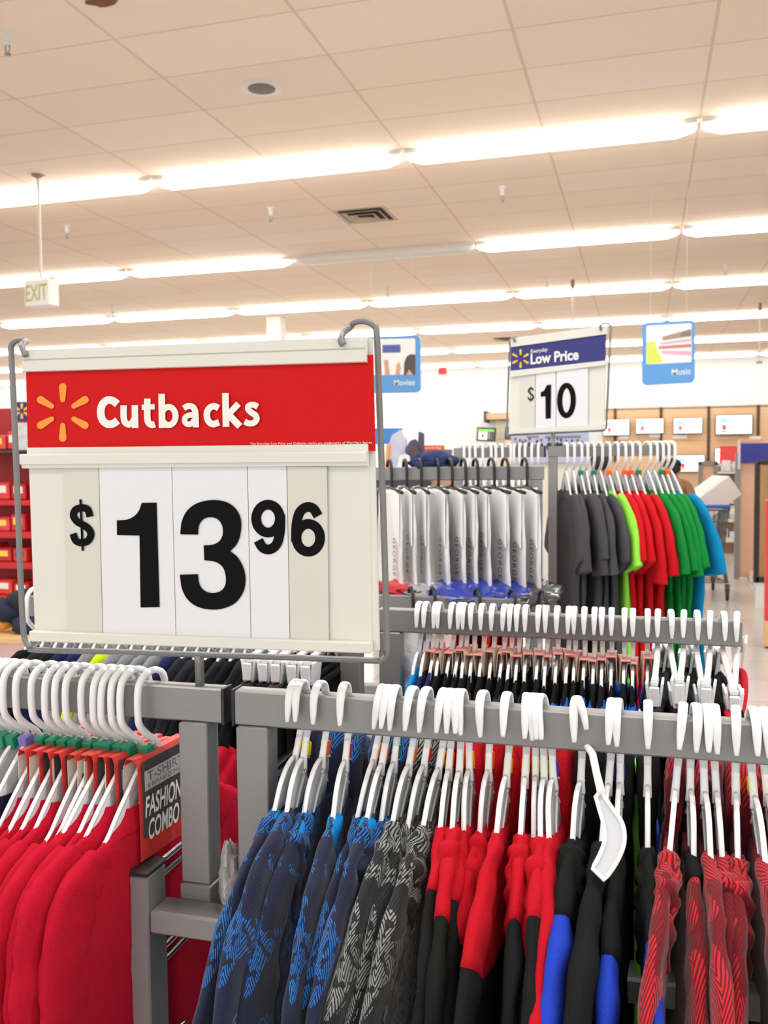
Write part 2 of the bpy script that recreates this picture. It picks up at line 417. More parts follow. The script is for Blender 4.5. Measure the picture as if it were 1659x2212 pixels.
def vent(px, py, label):
    p = atZ(px, py, CEIL); r = thing('ceiling_vent', label, 'air vent', p, 'square air vents in the ceiling')
    m = MB()
    for q, (a, z) in enumerate(((0.29, -0.006), (0.215, -0.022), (0.145, -0.036), (0.075, -0.05))):
        for k in range(4):
            R = Matrix.Rotation(k*PI/2, 3, 'Z'); w_ = 0.055 if q else 0.04
            vs = [R @ Vector((-a, -a, z)), R @ Vector((a, -a, z)), R @ Vector((a-w_, -a+w_, z+0.03 if q else z+.004)), R @ Vector((-a+w_, -a+w_, z+0.03 if q else z+.004))]
            vs = [v+p for v in vs]; m.add(vs+[v+Vector((0, 0, 0.003)) for v in vs], [(0, 1, 2, 3), (7, 6, 5, 4), (0, 4, 5, 1), (2, 6, 7, 3)])
    m.build('louvre', plain('cream_vent', (196, 176, 152), rough=0.5), r, smooth=False)
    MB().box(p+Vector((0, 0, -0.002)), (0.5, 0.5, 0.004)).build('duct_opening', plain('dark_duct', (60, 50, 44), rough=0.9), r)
vent(790, 465, 'square louvred air vent in the ceiling behind the nearest light row')
vent(1095, 732, 'distant square air vent left of the low price sign top')
# broken tile hole at the top edge
p = atZ(222, -4, CEIL); m = MB(); m.sphere(p+Vector((0, 0, -.01)), 0.06, (1.6, .8, .5), 12, 7, .5, 3.0, 3)
tag(m.build('ceiling_debris', plain('brown_insulation', (128, 84, 50), rough=0.9, bump=.8, bscale=60)), 'brown scrap hanging from the ceiling at the top edge of the view', 'debris')
# square white roof column
p = atZ(590, 683, CEIL)
struct(MB().box((p.x, p.y+.15, CEIL/2), (0.28, 0.28, CEIL), None, .01).build('trim_1', plain('white_column', (232, 228, 220), rough=0.6)))

# ---------------------------------------------------------------- garment rack (front arms and rear arms)
YF, YR = 0.698, 1.128; ZT = 1.3585; BH = 0.030; BD = 0.016
rack = thing('clothing_rack', 'grey steel clothing rack with four arms carrying hoodies and red shirts in front', 'rack', (-0.34, 0.9, 0))
def bar_at(y, x0, x1, name='hang_bar', z=ZT, h=BH, d=BD, mat=None, parent=None): return MB().box(((x0+x1)/2, y, z-h/2), (x1-x0, d, h), None, 0.0015).build(name, mat or M_STEEL, parent or rack)
def post(x0, x1, y, z0, z1, d=0.022, name='upright', parent=None): return MB().box(((x0+x1)/2, y, (z0+z1)/2), (x1-x0, d, z1-z0), None, 0.0015).build(name, M_STEEL, parent or rack)
RZ = 1.166
for y, xr in ((YF, 0.56), (YR, 0.1128)):
    a = bar_at(y, -0.86 if y == YR else -0.98, -0.3415); MB().box((-0.3405, y, ZT-BH/2), (0.0025, BD+.001, BH+.001)).build('end_cap', M_CAP, a)
    a = bar_at(y, -0.3300, xr); MB().box((-0.3310, y, ZT-BH/2), (0.0025, BD+.001, BH+.001)).build('end_cap', M_CAP, a)
    post(-0.3812, -0.3545, y, RZ+.022, ZT-BH); post(-0.3276, -0.2990, y, RZ+.022, ZT-BH)
    post(-0.3822, -0.3535, y, RZ-.02, RZ+.022, .026, 'socket'); post(-0.3286, -0.2980, y, RZ-.02, RZ+.022, .026, 'socket')
for y in (YF-0.028, YR+0.028):
    MB().box((-0.049, y, RZ), (0.692, 0.028, 0.02), None, .002).build('cross_rail', M_STEEL, rack)
    for x in (-0.405, 0.312):
        q = MB().box((x, y, 0.605), (0.019, 0.03, 1.20), None, .002).build('leg', M_STEEL, rack)
        MB().box((x, y, 1.207), (0.021, 0.032, 0.006), None, .002).build('leg_cap', M_CAP, q)
        MB().lathe([(0.02, 0), (0.02, 0.012), (0.012, 0.016)], (x, y, 0), 12).build('foot', M_CAP, q)
for x in (-0.3135, 0.312):
    MB().bar((x, YF-.012, RZ-.001), (x, YR+.012, RZ-.001), 0.026, 0.018, bev=.002).build('depth_rail', M_STEEL, rack)
for z in (1.205, 1.193, 1.128, 1.116, 1.04, 1.028, 0.94, 0.928):
    MB().tube([(-0.4005, YF-.013, z), (-0.4005, YR+.013, z)], 0.0028, 8).build('side_wire', M_CHROME, rack)
MB().box((-0.06, 0.9, 0.12), (0.72, 0.40, 0.02), None, .003).build('base_shelf', M_STEEL, rack)

# ---------------------------------------------------------------- hangers
def catmull(P, sub=4):
    out = []; n = len(P)
    for i in range(n-1):
        p0, p1, p2, p3 = P[max(i-1, 0)], P[i], P[i+1], P[min(i+2, n-1)]
        for q in range(sub):
            t = q/sub; out.append(tuple(0.5*(2*p1[k]+(p2[k]-p0[k])*t+(2*p0[k]-5*p1[k]+4*p2[k]-p3[k])*t*t+(3*p1[k]-p0[k]-3*p2[k]+p3[k])*t**3) for k in range(len(p1))))
    out.append(tuple(P[-1])); return out
HOOK_F = [(-.0160, -.0215, .0016), (-.0150, -.012, .0028), (-.0135, -.002, .0034), (-.0085, .0058, .0036), (0, .0088, .0036), (.0085, .0055, .0035), (.0122, -.004, .0034), (.0124, -.020, .0032), (.0115, -.034, .0030), (.006, -.046, .0028), (.0015, -.055, .0030), (0, -.064, .0034)]
HOOK_B = [(.0165, -.013, .0022), (.0165, -.002, .0030), (.0125, .0062, .0032), (.003, .0105, .0032), (-.008, .0092, .0032), (-.0165, .003, .0032), (-.0195, -.007, .0031), (-.0200, -.022, .0031), (-.0185, -.033, .0031), (-.010, -.043, .0032), (.001, -.052, .0036), (.006, -.061, .0040)]
HOOK_C = [(y, z*.55 if z > 0 else z, w_) for y, z, w_ in HOOK_B]
ARM_STEEP = [(0, -.060, .006), (-.010, -.066, .009), (-.020, -.075, .0095), (-.029, -.088, .0085), (-.042, -.106, .0065), (-.062, -.124, .0050), (-.090, -.146, .0042), (-.114, -.166, .003)]
ARM_FLAT = [(.003, -.058, .007), (-.012, -.072, .0085), (-.026, -.088, .0095), (-.043, -.107, .0095), (-.060, -.122, .0065), (-.080, -.133, .0045), (-.098, -.142, .003)]
def hanger_proto(hook, arm, tagc, style='A'):
    r = thing('clothes_hanger', 'x', 'hanger')
    hp = catmull(hook, 4)
    MB().sweep([(p[0], p[1]) for p in hp], [.0019 if style == 'A' else .0029]*len(hp), [p[2]*(1 if style == 'A' else .95) for p in hp], 10).build('hook', M_HANG, r, smooth=True)
    m = MB(); wb = MB()
    for s in (1, -1):
        ap = catmull([(p[0]*s, p[1], p[2]) for p in arm], 4); n = len(ap)
        wb.sweep([(p[0], p[1]) for p in ap], [p[2]*.93 for p in ap], .0011, 8)
        up = []; dn = []
        for i, p in enumerate(ap):
            q0, q1 = ap[max(i-1, 0)], ap[min(i+1, n-1)]; ty, tz = q1[0]-q0[0], q1[1]-q0[1]; l = math.hypot(ty, tz) or 1
            up.append((p[0]-tz/l*p[2], p[1]+ty/l*p[2])); dn.append((p[0]+tz/l*p[2], p[1]-ty/l*p[2]))
        m.sweep(up, .0013, .0021, 6); m.sweep(dn, .0013, .0021, 6)
    hub = [(0, -.054), (.012, -.060), (.024, -.070), (.034, -.084), (.036, -.096), (.022, -.100), (0, -.094), (-.022, -.100), (-.036, -.096), (-.034, -.084), (-.024, -.070), (-.012, -.060)]
    wb.prism([(-.0009, y, z) for y, z in hub], (0, 0, 0), (.0018, 0, 0))
    m.build('arms', M_HANG, r, smooth=True); wb.build('web', M_WEB, r, smooth=True)
    if tagc:
        if style == 'A': MB().box((0, .0085, -.049), (.0062, .0080, .0125), Matrix.Rotation(-.35, 3, 'X'), .001).build('size_tag', M_TAG[tagc], r)
        else: MB().box((0, -.0105, -.0585), (.0098, .0105, .0125), Matrix.Rotation(.2, 3, 'X'), .001).build('size_tag', M_TAG[tagc], r)
    return r
PROTO = {}
def hang(kind, loc, tilt, yaw, label, group, roll=0.0):
    if kind not in PROTO:
        st, tc = kind
        PROTO[kind] = o = hanger_proto({'A': HOOK_F, 'B': HOOK_B, 'C': HOOK_C}[st], {'A': ARM_STEEP, 'B': ARM_FLAT, 'C': ARM_FLAT}[st], tc, st)
    else: o = dup(PROTO[kind])
    o.location = loc; o.rotation_euler = (roll, tilt, yaw); o['label'] = label; o['group'] = group; return o

# ---------------------------------------------------------------- garments
P_TEE = [(-.104, .040), (-.111, .054), (-.120, .076), (-.131, .098), (-.148, .114), (-.180, .128), (-.25, .147), (-.36, .152), (-.55, .157)]
P_HOOD = [(-.090, .030), (-.096, .042), (-.111, .070), (-.136, .104), (-.162, .130), (-.195, .150), (-.25, .158), (-.36, .161), (-.55, .166)]
def interp(prof, z):
    for a, b in zip(prof, prof[1:]):
        if b[0] <= z <= a[0]:
            t = (z-a[0])/(b[0]-a[0]); return a[1]+(b[1]-a[1])*t
    return prof[-1][1] if z < prof[-1][0] else prof[0][1]
def field(X, y, z, A=0.006):
    # shared drift so that neighbours nest into one another instead of crossing
    return A*noise.noise(Vector((X*9, y*9, z*5)))*min(1, max(0, (-.15-z)/.12))
def loft(mb, prof, th, seed, X, z0=None, z1=None, dz=.011, n=26, fold=.0022, cap=True, grow=0.0, fh=1.0):
    z0 = prof[0][0] if z0 is None else z0; z1 = prof[-1][0] if z1 is None else z1
    zs = []; z = z0
    while z > z1+.002: zs.append(z); z -= dz*(1 if z > -.3 else 2.2)
    zs.append(z1); vs = []; uv = []
    for i, z in enumerate(zs):
        hw = interp(prof, z)+grow
        for k in range(n):
            t = 2*PI*k/n; c, s = math.cos(t), math.sin(t)
            c2 = math.copysign(abs(c)**.8, c); s2 = math.copysign(abs(s)**.55, s)
            y = hw*c2; y += .006*noise.noise(Vector((seed, z*13, c*1.2)))
            x = (th/2+grow)*s2*(0.75+.25*min(1, (-.10-z)/.03) if z > -.13 else 1)
            x += fold*noise.noise(Vector((seed+3.1, y*26, z*9+s*2)))+fold*.6*noise.noise(Vector((seed+9, y*60, z*34+s)))+fold*1.3*noise.noise(Vector((seed+4, y*15, z*3.2)))*min(1, max(0, (-.13-z)/.08))
            x += field(X, y, z)
            vs.append((x, y, z+.004*noise.noise(Vector((seed, y*20, 5))) if i == 0 else z)); uv.append((k/n*.64 if k <= n else 0, z))
    fs = []
    for i in range(len(zs)-1):
        for k in range(n): fs.append((i*n+k, (i+1)*n+k, (i+1)*n+(k+1) % n, i*n+(k+1) % n))
    if cap: fs += [tuple(range(n)), tuple(range(len(zs)*n-1, len(zs)*n-n-1, -1))]
    return mb.add(vs, fs, uv)
def wob(X, seed, th, amp=.002, f=70):
    def g(P, t, a):
        d = noise.noise(Vector((P.y*f+seed, P.z*f, a)))
        return Vector((P.x+amp*d+field(X, P.y, P.z), P.y+amp*1.6*noise.noise(Vector((seed+5, P.z*f*.8, a*.7))), P.z+amp*d))
    return g
def sleeve(mb, s, th, seed, X, top, z1, wd=.030, out=0.0):
    y0, z0 = top
    path = [(s*(y0-.028), z0+.018), (s*y0, z0-.006), (s*(y0+.012+out*.4), z0-.045), (s*(y0+.014+out), z0-.10), (s*(y0+.010+out), z0-.18), (s*(y0+out), z1)]
    path = catmull(path, 5); n = len(path)
    A = [min(wd, .014+.05*i/n) for i in range(n)]
    return mb.sweep(path, A, [th/2*(.85+.3*math.sin(i*.9+seed)**2) for i in range(n)], 12, 0, wob(X, seed, th, .003, 48))
# a hoodie or tracksuit top on its hanger: torso (with optional yoke), two sleeves, hood, lining
def raglan(mb, s, th, seed, X, z1, a0, a1, wd=.028, out=0.0, bend=0.0, low=0.0, fit=1.0):
    # shoulder roll and sleeve as one tube: from the neck along the shoulder and down; a0..a1 = share of its length built
    path = catmull([(s*.030, -.093), (s*.048, -.103), (s*.074, -.119-low*.3), (s*.102, -.143-low*.6), (s*(.126+out*.5), -.176-low), (s*(.140+out), -.215-low), (s*(.146+out*1.3), -.27-low), (s*(.144+out), -.36), (s*(.138+out), z1)], 6)
    n = len(path); i0, i1 = int(a0*(n-1)), int(math.ceil(a1*(n-1)))
    A = [.0085+min(1, i/(n*.55))*(wd-.0085)*(.92+.12*math.sin(i*.7+seed))*fit for i in range(n)]
    B = [th/2*(.72+.30*min(1, i/(n*.5)))*(1+.10*math.sin(i*1.1+seed*2)+.10*math.sin(i*.43+seed)) for i in range(n)]
    w0 = wob(X, seed, th, .0020, 46)
    def nz(P, t, a):
        P = w0(P, t, a); P.x += bend*min(1, abs(P.y)/.13)**1.5; return P
    seg = slice(i0, i1+1)
    return mb.sweep(path[seg], A[seg], B[seg], 14, 0, nz)
def hoodie(th, seed, X, mats, style):
    r = thing('hooded_sweatshirt', 'x', 'sweatshirt'); rnd = random.Random(int(seed*10)); bend = rnd.uniform(-.0045, .0045); low = rnd.uniform(-.006, .012)
    zs = style.get('split'); pr = [(z-.010 if z < -.1 else z, w_*.90) for z, w_ in P_HOOD]; out = style.get('out', 0)
    cut = style.get('cut', .34 if zs else 0.0)
    if zs:
        m = loft(MB(), pr, th*.8, seed, X, pr[0][0], zs)
        for s in (-1, 1): raglan(m, s, th*1.02, seed+s, X, -.5, 0, cut+.02, style.get('wd', .028), out, bend, low)
        m.build('yoke', mats['top'], r, True)
        loft(MB(), pr, th*.76, seed, X, zs+.004, pr[-1][0]).build('torso', mats['body'], r, True)
    else: loft(MB(), pr, th*.8, seed, X).build('torso', mats['body'], r, True)
    for s in (-1, 1): raglan(MB(), s, th*(1.0 if not zs else .94), seed+s, X, -.5, cut, 1, style.get('wd', .028), out, bend, low, .955 if zs else 1.0).build('sleeve', mats['sleeve'], r, True)
    h = style.get('hood', 0)
    if h is not None:
        m = MB(); hb = th*.60
        far = catmull([(.088, -.150), (.076, -.108), (.060, -.080), (.044, -.062+h), (.030, -.066+h*.8), (.020, -.090), (.016, -.118)], 5); nf = len(far)
        m.sweep(far, [.008+.012*math.sin(PI*i/(nf-1)) for i in range(nf)], [hb*(.55+.6*math.sin(PI*i/(nf-1))) for i in range(nf)], 12, 0, wob(X, seed+20, th, .003, 60))
        if style.get('slump', True):
            k0 = rnd.uniform(-.008, .012)
            nearp = catmull([(-.030, -.094), (-.042, -.097), (-.056+k0*.3, -.106), (-.068+k0, -.121), (-.076+k0, -.140), (-.074+k0, -.158)], 6); nn = len(nearp)
            m.sweep(nearp, [(.005+.0095*math.sin(PI*i/(nn-1)))*1.0*(.8+.35*math.sin(i*.8+seed)) for i in range(nn)], [hb*(.62+.50*math.sin(PI*(i+2)/(nn+3)))*(1+.16*math.sin(i*1.05+seed*1.7)) for i in range(nn)], 14, 0, wob(X, seed+30, th, .0018, 85))
        m.build('hood', mats.get('hood', mats['body']), r, True)
    if style.get('lining'):
        
        for s in (-1, 1): raglan(MB(), s, th*1.12, seed+s, X, -.5, .0, .13, .029, out, bend, low).build('lining', mats['lining'], r, True)
    return r
def tee(name, cat, th, seed, X, m, prof=P_TEE, collar=True):
    r = thing(name, 'x', cat)
    loft(MB(), prof, th, seed, X, fold=.0026).build('torso', m, r, True)
    for s in (-1, 1): sleeve(MB(), s, th*1.2, seed+s, X, (.100, -.146), -.44, .026).build('sleeve', m, r, True)
    if collar:
        loft(MB(), [(-.098, .041), (-.106, .045), (-.118, .066)], th*1.12, seed, X, -.098, -.118, dz=.005, grow=.0008, cap=False, fold=.001).build('collar', m, r, True)
    return r
def spread(xs, gap):
    xs = list(xs); t = list(xs)
    for it in range(400):
        for i in range(len(t)-1):
            d = t[i+1]-t[i]
            if d < gap: e = (gap-d)/2; t[i] -= e; t[i+1] += e
        for i in range(len(t)): t[i] += (xs[i]-t[i])*.004
    return t

# --- right front arm ---------------------------------------------------------
CH_NAVY = chevron('navy_chevron_print', (24, 27, 46), (33, 40, 68), (30, 100, 172), .0042, .525, .026)
CH_GREY = chevron('black_grey_chevron_print', (26, 27, 28), (46, 47, 48), (134, 136, 136), .0044, .47, .028)
CH_RED = chevron('dark_red_chevron_print', (96, 16, 24), (118, 22, 30), (188, 34, 46), .0056, .515, .034, dash=False)
FB_RED = fabric('red_fleece', (178, 19, 34)); FB_BLACK = fabric('black_fleece', (26, 27, 27), .1, .12); FB_BLUE = fabric('royal_blue_fleece', (34, 62, 176))
FB_SKY = fabric('bright_blue_mesh', (18, 134, 200)); FB_LIME = fabric('lime_green_mesh', (110, 220, 70), .35); FB_CRIM = fabric('crimson_jersey', (180, 18, 42))
front = [(632, 'navy', 'yellow'), (645, 'navy', 'yellow'), (685, 'navy', 'orange'), (738, 'navy', 'red'), (818, 'navy', 'yellow'), (832, 'navy', 'orange'), (848, 'navy', 'green'),
         (885, 'grey', 'orange'), (915, 'grey', 'red'), (953, 'grey', 'yellow'), (968, 'red', 'orange'), (985, 'red', 'orange'), (994, 'red', 'yellow'), (1040, 'red', 'orange'), (1092, 'red', 'yellow'),
         (1135, 'red', 'yellow'), (1148, 'red', 'yellow'), (1158, 'red', 'yellow'), (1168, 'red', 'violet'), (1245, 'blue', None), (1320, 'blue', 'violet'), (1334, 'blue', 'violet'), (1400, 'blue', None),
         (1475, 'maroon', 'blue'), (1504, 'maroon', None), (1528, 'maroon', 'violet'), (1546, 'maroon', 'green'), (1592, 'maroon', 'yellow'), (1630, 'maroon', 'yellow'), (1655, 'maroon', None), (1700, 'maroon', 'red')]
hx = [atY(p[0], 1545, .69).x for p in front]; gx = spread(hx, .0124)
DESC = {'navy': 'navy hoodie with blue chevrons', 'grey': 'black hoodie with grey chevrons', 'red': 'red and black sweatshirt', 'blue': 'black sweatshirt with blue sleeves', 'maroon': 'dark red chevron hoodie'}
cnt = {}
tot = {}
SWING = {('red', 9): (-.10, .0145), ('blue', 1): (-.12, .016), ('blue', 2): (-.06, .018)}   # tops whose near shoulder swings out to the left
for f_ in front: tot[f_[1]] = tot.get(f_[1], 0)+1
for i, (px, kind, tg) in enumerate(front):
    rnd = random.Random(100+i); cnt[kind] = cnt.get(kind, 0)+1; k = cnt[kind]
    tilt = -math.atan2(gx[i]-hx[i], .13); yaw = rnd.uniform(-.07, .07); roll = rnd.uniform(-.10, .10); th = .0128
    if (kind, k) in SWING: yaw, th = SWING[(kind, k)]
    lab = 'white plastic hanger, %s hook from the left on the right front bar' % nth(i+1)
    hang(('A', tg), (hx[i], YF, ZT), tilt, yaw, lab, 'hangers on the right front bar', roll)
    if kind == 'navy': mats = dict(body=CH_NAVY, sleeve=CH_NAVY, hood=CH_NAVY, lining=FB_SKY); st = dict(hood=[.0, .016, .004, .0, .014, .002, .0][k-1], lining=k in (1, 3, 4, 6, 7), slump=k in (1, 3, 6), wd=.03)
    elif kind == 'grey': mats = dict(body=CH_GREY, sleeve=CH_GREY, hood=CH_GREY); st = dict(hood=[.002, .0, .012][k-1], slump=k != 2)
    elif kind == 'red':
        mats = dict(body=FB_BLACK, top=FB_RED, sleeve=FB_RED if k == 9 else FB_BLACK, hood=FB_RED)
        st = dict(split=-.17, cut=[.24, .30, .26, .34, .40, .28, .36, .30, .5][k-1], hood=[None, .004, .0, .012, .004, .018, .0, .02, .004][k-1], slump=k in (2, 4, 6, 8), out=.034 if k == 9 else 0)
    elif kind == 'blue':
        mats = dict(body=FB_BLACK, top=FB_BLACK, sleeve=FB_BLUE if k != 2 else FB_BLACK, hood=FB_BLACK); st = dict(split=-.19, cut=[.26, .5, .34, .30][k-1], hood=[.014, .0, .004, .0][k-1], slump=k in (1, 4), wd=.038, out=[.040, .030, .008, .014][k-1])
    else: mats = dict(body=CH_RED, sleeve=CH_RED, hood=FB_BLACK if k == 2 else CH_RED, lining=FB_BLACK); st = dict(lining=k == 2, hood=[.016, .004, .002, .01, .0, .004, .0, .01][k-1], slump=k in (1, 4, 5, 7))
    g = hoodie(th, 11.3*i+1, gx[i], mats, st)
    g.location = (hx[i], YF, ZT); g.rotation_euler = (roll, tilt, yaw)
    where = nth(k) if k < tot[kind] else 'last'
    g['label'] = '%s on right front bar, %s of its kind from left' % (DESC[kind], where); g['group'] = DESC[kind]+'s on the right front bar'
# the hanger that has slipped round and dangles with one arm bare
o = thing('clothes_hanger', 'white hanger slipped out of its black garment, its curved arm bare in front', 'hanger', (hx[19]+.008, YF, ZT), 'hangers on the right front bar')
def Dg(x, y): px, py = 1000+x*.3972, 1450+y*.3972; t = min(1, max(0, (py-1560)/340)); return atY(px, py, .684-.075*t)
MB().tube([tuple(Dg(*q)) for q in ((672, 318), (664, 270), (652, 215), (640, 182))]+[(atY(1254, 1527, YF).x, YF-.002, ZT+.006), (atY(1254, 1527, YF).x, YF+.0105, ZT-.002), (atY(1258, 1527, YF).x, YF+.011, ZT-.028), tuple(Dg(705, 450)), tuple(Dg(728, 560)), tuple(Dg(748, 640)), tuple(Dg(755, 672))], [.0018, .0026, .0030, .003, .003, .003, .0028, .0028, .0028, .003, .0032], 8).build('hook', M_HANG, o, True)
bl_ = [tuple(Dg(*q)) for q in smooth_poly([(722, 682), (752, 655), (775, 690), (818, 752), (858, 808), (878, 875), (872, 955), (832, 1045), (770, 1135), (705, 1070), (745, 995), (772, 915), (766, 838), (740, 745)], {0, 8, 9}, 4)]
MB().prism(bl_, (0, 0, 0), (.0006, .0018, 0)).build('web', plain('shaded_hanger_web', (188, 192, 196), rough=.3), o, False)  # web colour greyed to paint in shading contrast against the white rim
MB().tube([Vector(q)+Vector((0, -.0006, 0)) for q in bl_], .0016, 6, True).build('arm', M_HANG, o, True)
# lime mesh lining showing between the blue-sleeved tops
g = thing('lime_mesh_top', 'bright lime green mesh top showing between black and blue sweatshirts', 'top')
xg = atY(1365, 1545, .69).x+.003
m = MB(); pth = catmull([(.10, -.17), (.085, -.12), (.06, -.088), (.03, -.074), (.012, -.09), (.004, -.125), (-.004, -.155)], 5)
m.sweep(pth, [.01+.008*math.sin(PI*i/(len(pth)-1)) for i in range(len(pth))], .0075, 12, 0, wob(xg, 5, .012, .003, 50)); m.build('hood', FB_LIME, g, True)
loft(MB(), [(z-.012, y*.62) for z, y in P_HOOD], .009, 77, xg, -.125, -.5).build('torso', FB_LIME, g, True)
g.location = (xg+.004, YF+.045, ZT-.002)

# --- left front arm: red shirts with folded cards -----------------------------
M_CARDRED = plain('red_card_edge', (206, 52, 42), rough=0.45); M_CARDGREY = plain('charcoal_card_panel', (66, 64, 64), rough=0.5); M_CARDIN = plain('cream_card_inside', (226, 216, 202), rough=0.7); M_SILVER = plain('silver_card_panel', (176, 176, 174), rough=0.5)
lx = [-18, 2, 20, 40, 66, 100, 128, 150, 172, 205, 232, 252, 272, 292, 328]
lhx = [atY(p, 1485, .69).x-.004 for p in lx]; lgx = spread(lhx, .0118)
tags = ['green', 'green', 'green', 'green', 'purple', 'green', 'green', 'green', 'green', 'green', 'green', 'green', 'green', 'green', 'green']
for i, px in enumerate(lx):
    rnd = random.Random(500+i); tilt = -math.atan2(lgx[i]-lhx[i], .13); yaw = -.15+rnd.uniform(-.05, .05); roll = rnd.uniform(-.05, .05)
    lab = 'white rounded hanger on the left front bar, %s hook from the gap' % nth(len(lx)-i)
    if i == 4: lab = 'white hanger with the only purple size tag on the left front bar'
    hang(('B', tags[i]), (lhx[i], YF, ZT), tilt, yaw, lab, 'hangers on the left front bar', roll)
    navy = i in (2, 4)
    g = tee('long_sleeve_shirt', 'shirt', .0122, 7.7*i+2, lgx[i], FB_CRIM if not navy else fabric('dark_navy_jersey', (26, 26, 44)) if 'dark_navy_jersey' not in MATS else MATS['dark_navy_jersey'])
    g.location = (lhx[i], YF, ZT); g.rotation_euler = (roll, tilt, yaw)
    g['group'] = 'shirts on the left front bar'
    if navy: g['label'] = 'dark navy shirt among the red ones on the left front bar, %s of two' % ('leftmost' if i == 2 else 'rightmost')
    else: g['label'] = 'crimson long-sleeve shirt on the left front bar, %s from the gap' % nth(sum(1 for q in range(i, len(lx)) if q not in (2, 4)))
    if i >= 5:
        last = i == len(lx)-1
        c = thing('hang_card', ('grey and red FASHION COMBO card on the end red shirt, facing the gap' if last else 'folded red-edged card over the hanger of a crimson shirt, %s from the gap' % nth(len(lx)-i)), 'product card', (0, 0, 0), 'folded product cards on the red shirts')
        y0, y1, zt, zb, x1 = -.034, .040, -.058, -.146, (.0078 if last else .0058)
        # folded sleeve: front leaf, back leaf, top fold
        prof = [(x1, zb), (x1*1.05, zb+.05), (x1*.95, zt-.006), (x1*.55, zt), (-x1*.55, zt), (-x1*.95, zt-.006), (-x1*1.05, zb+.05), (-x1, zb)]
        def leaf(a, b, dx=0, y0=y0, y1=y1, t=.0005):
            mm = MB()
            for p, q in zip(prof[a:b], prof[a+1:b+1]):
                n_ = Vector((q[1]-p[1], 0, -(q[0]-p[0]))).normalized()*-t
                P = [Vector((p[0]+dx, y0, p[1])), Vector((p[0]+dx, y1, p[1])), Vector((q[0]+dx, y1, q[1])), Vector((q[0]+dx, y0, q[1]))]
                mm.add(P+[v+n_ for v in P], [(0, 1, 2, 3), (7, 6, 5, 4), (0, 4, 5, 1), (1, 5, 6, 2), (2, 6, 7, 3), (3, 7, 4, 0)])
            return mm
        fr = leaf(0, 2).build('front_leaf', M_CARDRED, c, False)
        MB().box((x1+.0007, (y0+y1)/2, (zb+zt)/2+.008), (.0004, y1-y0-.008, .066)).build('panel', M_CARDGREY, fr, False)
        leaf(2, 5).build('top_fold', M_CARDRED, c, False); leaf(5, 7).build('back_leaf', M_CARDIN, c, False)
        if i >= len(lx)-2:
            X = x1+.0011; zf = lambda t: zt-.010+t*(zb-zt+.008)
            MB().box((x1+.0009, (y0+y1)/2, zt-.0205), (.0004, y1-y0-.014, .017)).build('title_panel', M_SILVER, fr, False)
            mm = MB(); put_word(mm, 'T-SHIRT', (X, y0+.011, zt-.0215), (X, y1-.011, zt-.0215), (X, y0+.011, zt-.0135), .0); put_word(mm, '& BEANIE COMBO', (X, y0+.011, zt-.0275), (X, y1-.011, zt-.0275), (X, y0+.011, zt-.0235)); mm.build('title_lettering', M_INK, fr, False)
            mm = MB(); put_word(mm, 'FASHION', (X, y0+.006, zt-.052), (X, y1-.016, zt-.052), (X, y0+.006, zt-.034), .02, skew=.04); put_word(mm, 'COMBO', (X, y0+.009, zt-.073), (X, y1-.020, zt-.073), (X, y0+.009, zt-.055), .02, skew=.04); mm.build('lettering', M_WHITEINK, fr, False)
        c.location = (lhx[i]+math.sin(-tilt)*.0, YF-.0, ZT); c.rotation_euler = (roll, tilt, yaw+(.06 if last else 0))
# white empty hangers at the far left edge under the bar
# crumpled clear plastic beside the upright
m = MB(); m.sphere((0, 0, 0), .018, (.5, .5, 2.0), 18, 14, .30, 4.0, 3.0)
o = tag(m.build('plastic_scrap', plain('crumpled_film', (225, 226, 226), rough=.12, trans=.55, bump=1.0, bscale=120)), 'crumpled clear plastic film clinging beside the navy sweatshirts', 'plastic film')
o.location = atY(497, 1905, .69)
# ---------------------------------------------------------------- the red price sign
YS = 0.684
def S(px, py, y=YS): return atY(px, py, y)
def C1(x, y): return (x*.5003, 680+y*.5003)
base = S(428, 1480, YF); base.z = ZT-.012
holder = thing('wire_sign_holder', 'grey wire sign holder with two hooks, its stem in the left front bar', 'sign holder', base)
def w3(L, y=YS+.012): return [S(*q, y) for q in L]
pts = [(84, 775), (79, 762), (70, 747), (58, 737), (44, 734), (31, 738), (24, 750), (25, 770), (31, 900), (38, 1080), (44, 1240), (50, 1355), (54, 1382), (63, 1397), (80, 1404), (250, 1408), (428, 1414), (620, 1420), (805, 1427), (824, 1426), (833, 1418), (836, 1400), (832, 1240), (826, 1050), (819, 860), (814, 720), (808, 704), (796, 696), (780, 693), (764, 697), (755, 708), (752, 725), (752, 742), (757, 751)]
P3 = w3(pts)
for k in (0, 1): P3[k].y = YS-.006; P3[-1-k].y = YS-.006
P3[2].y = YS-.002; P3[-3].y = YS-.001
MB().tube([Vector(p) for p in catmull([tuple(p) for p in P3], 3)], .0026, 10).build('wire_frame', M_WIRE, holder, True)
a = S(428, 1414, YS+.012); m = MB(); m.tube([a, (a.x, YF, ZT+.02), (a.x, YF, ZT-.012)], .0040, 12); m.build('stem', M_WIRE, holder, True)
sb = S(435, 1400); sign = thing('price_sign', 'large red and white Cutbacks price sign showing $13.96', 'sign', sb)
def quad_slab(pxs, y, th, name, m, parent, bev=False):
    return MB().prism([S(*q, y) for q in pxs], (0, 0, 0), (0, th, 0)).build(name, m, parent, False)
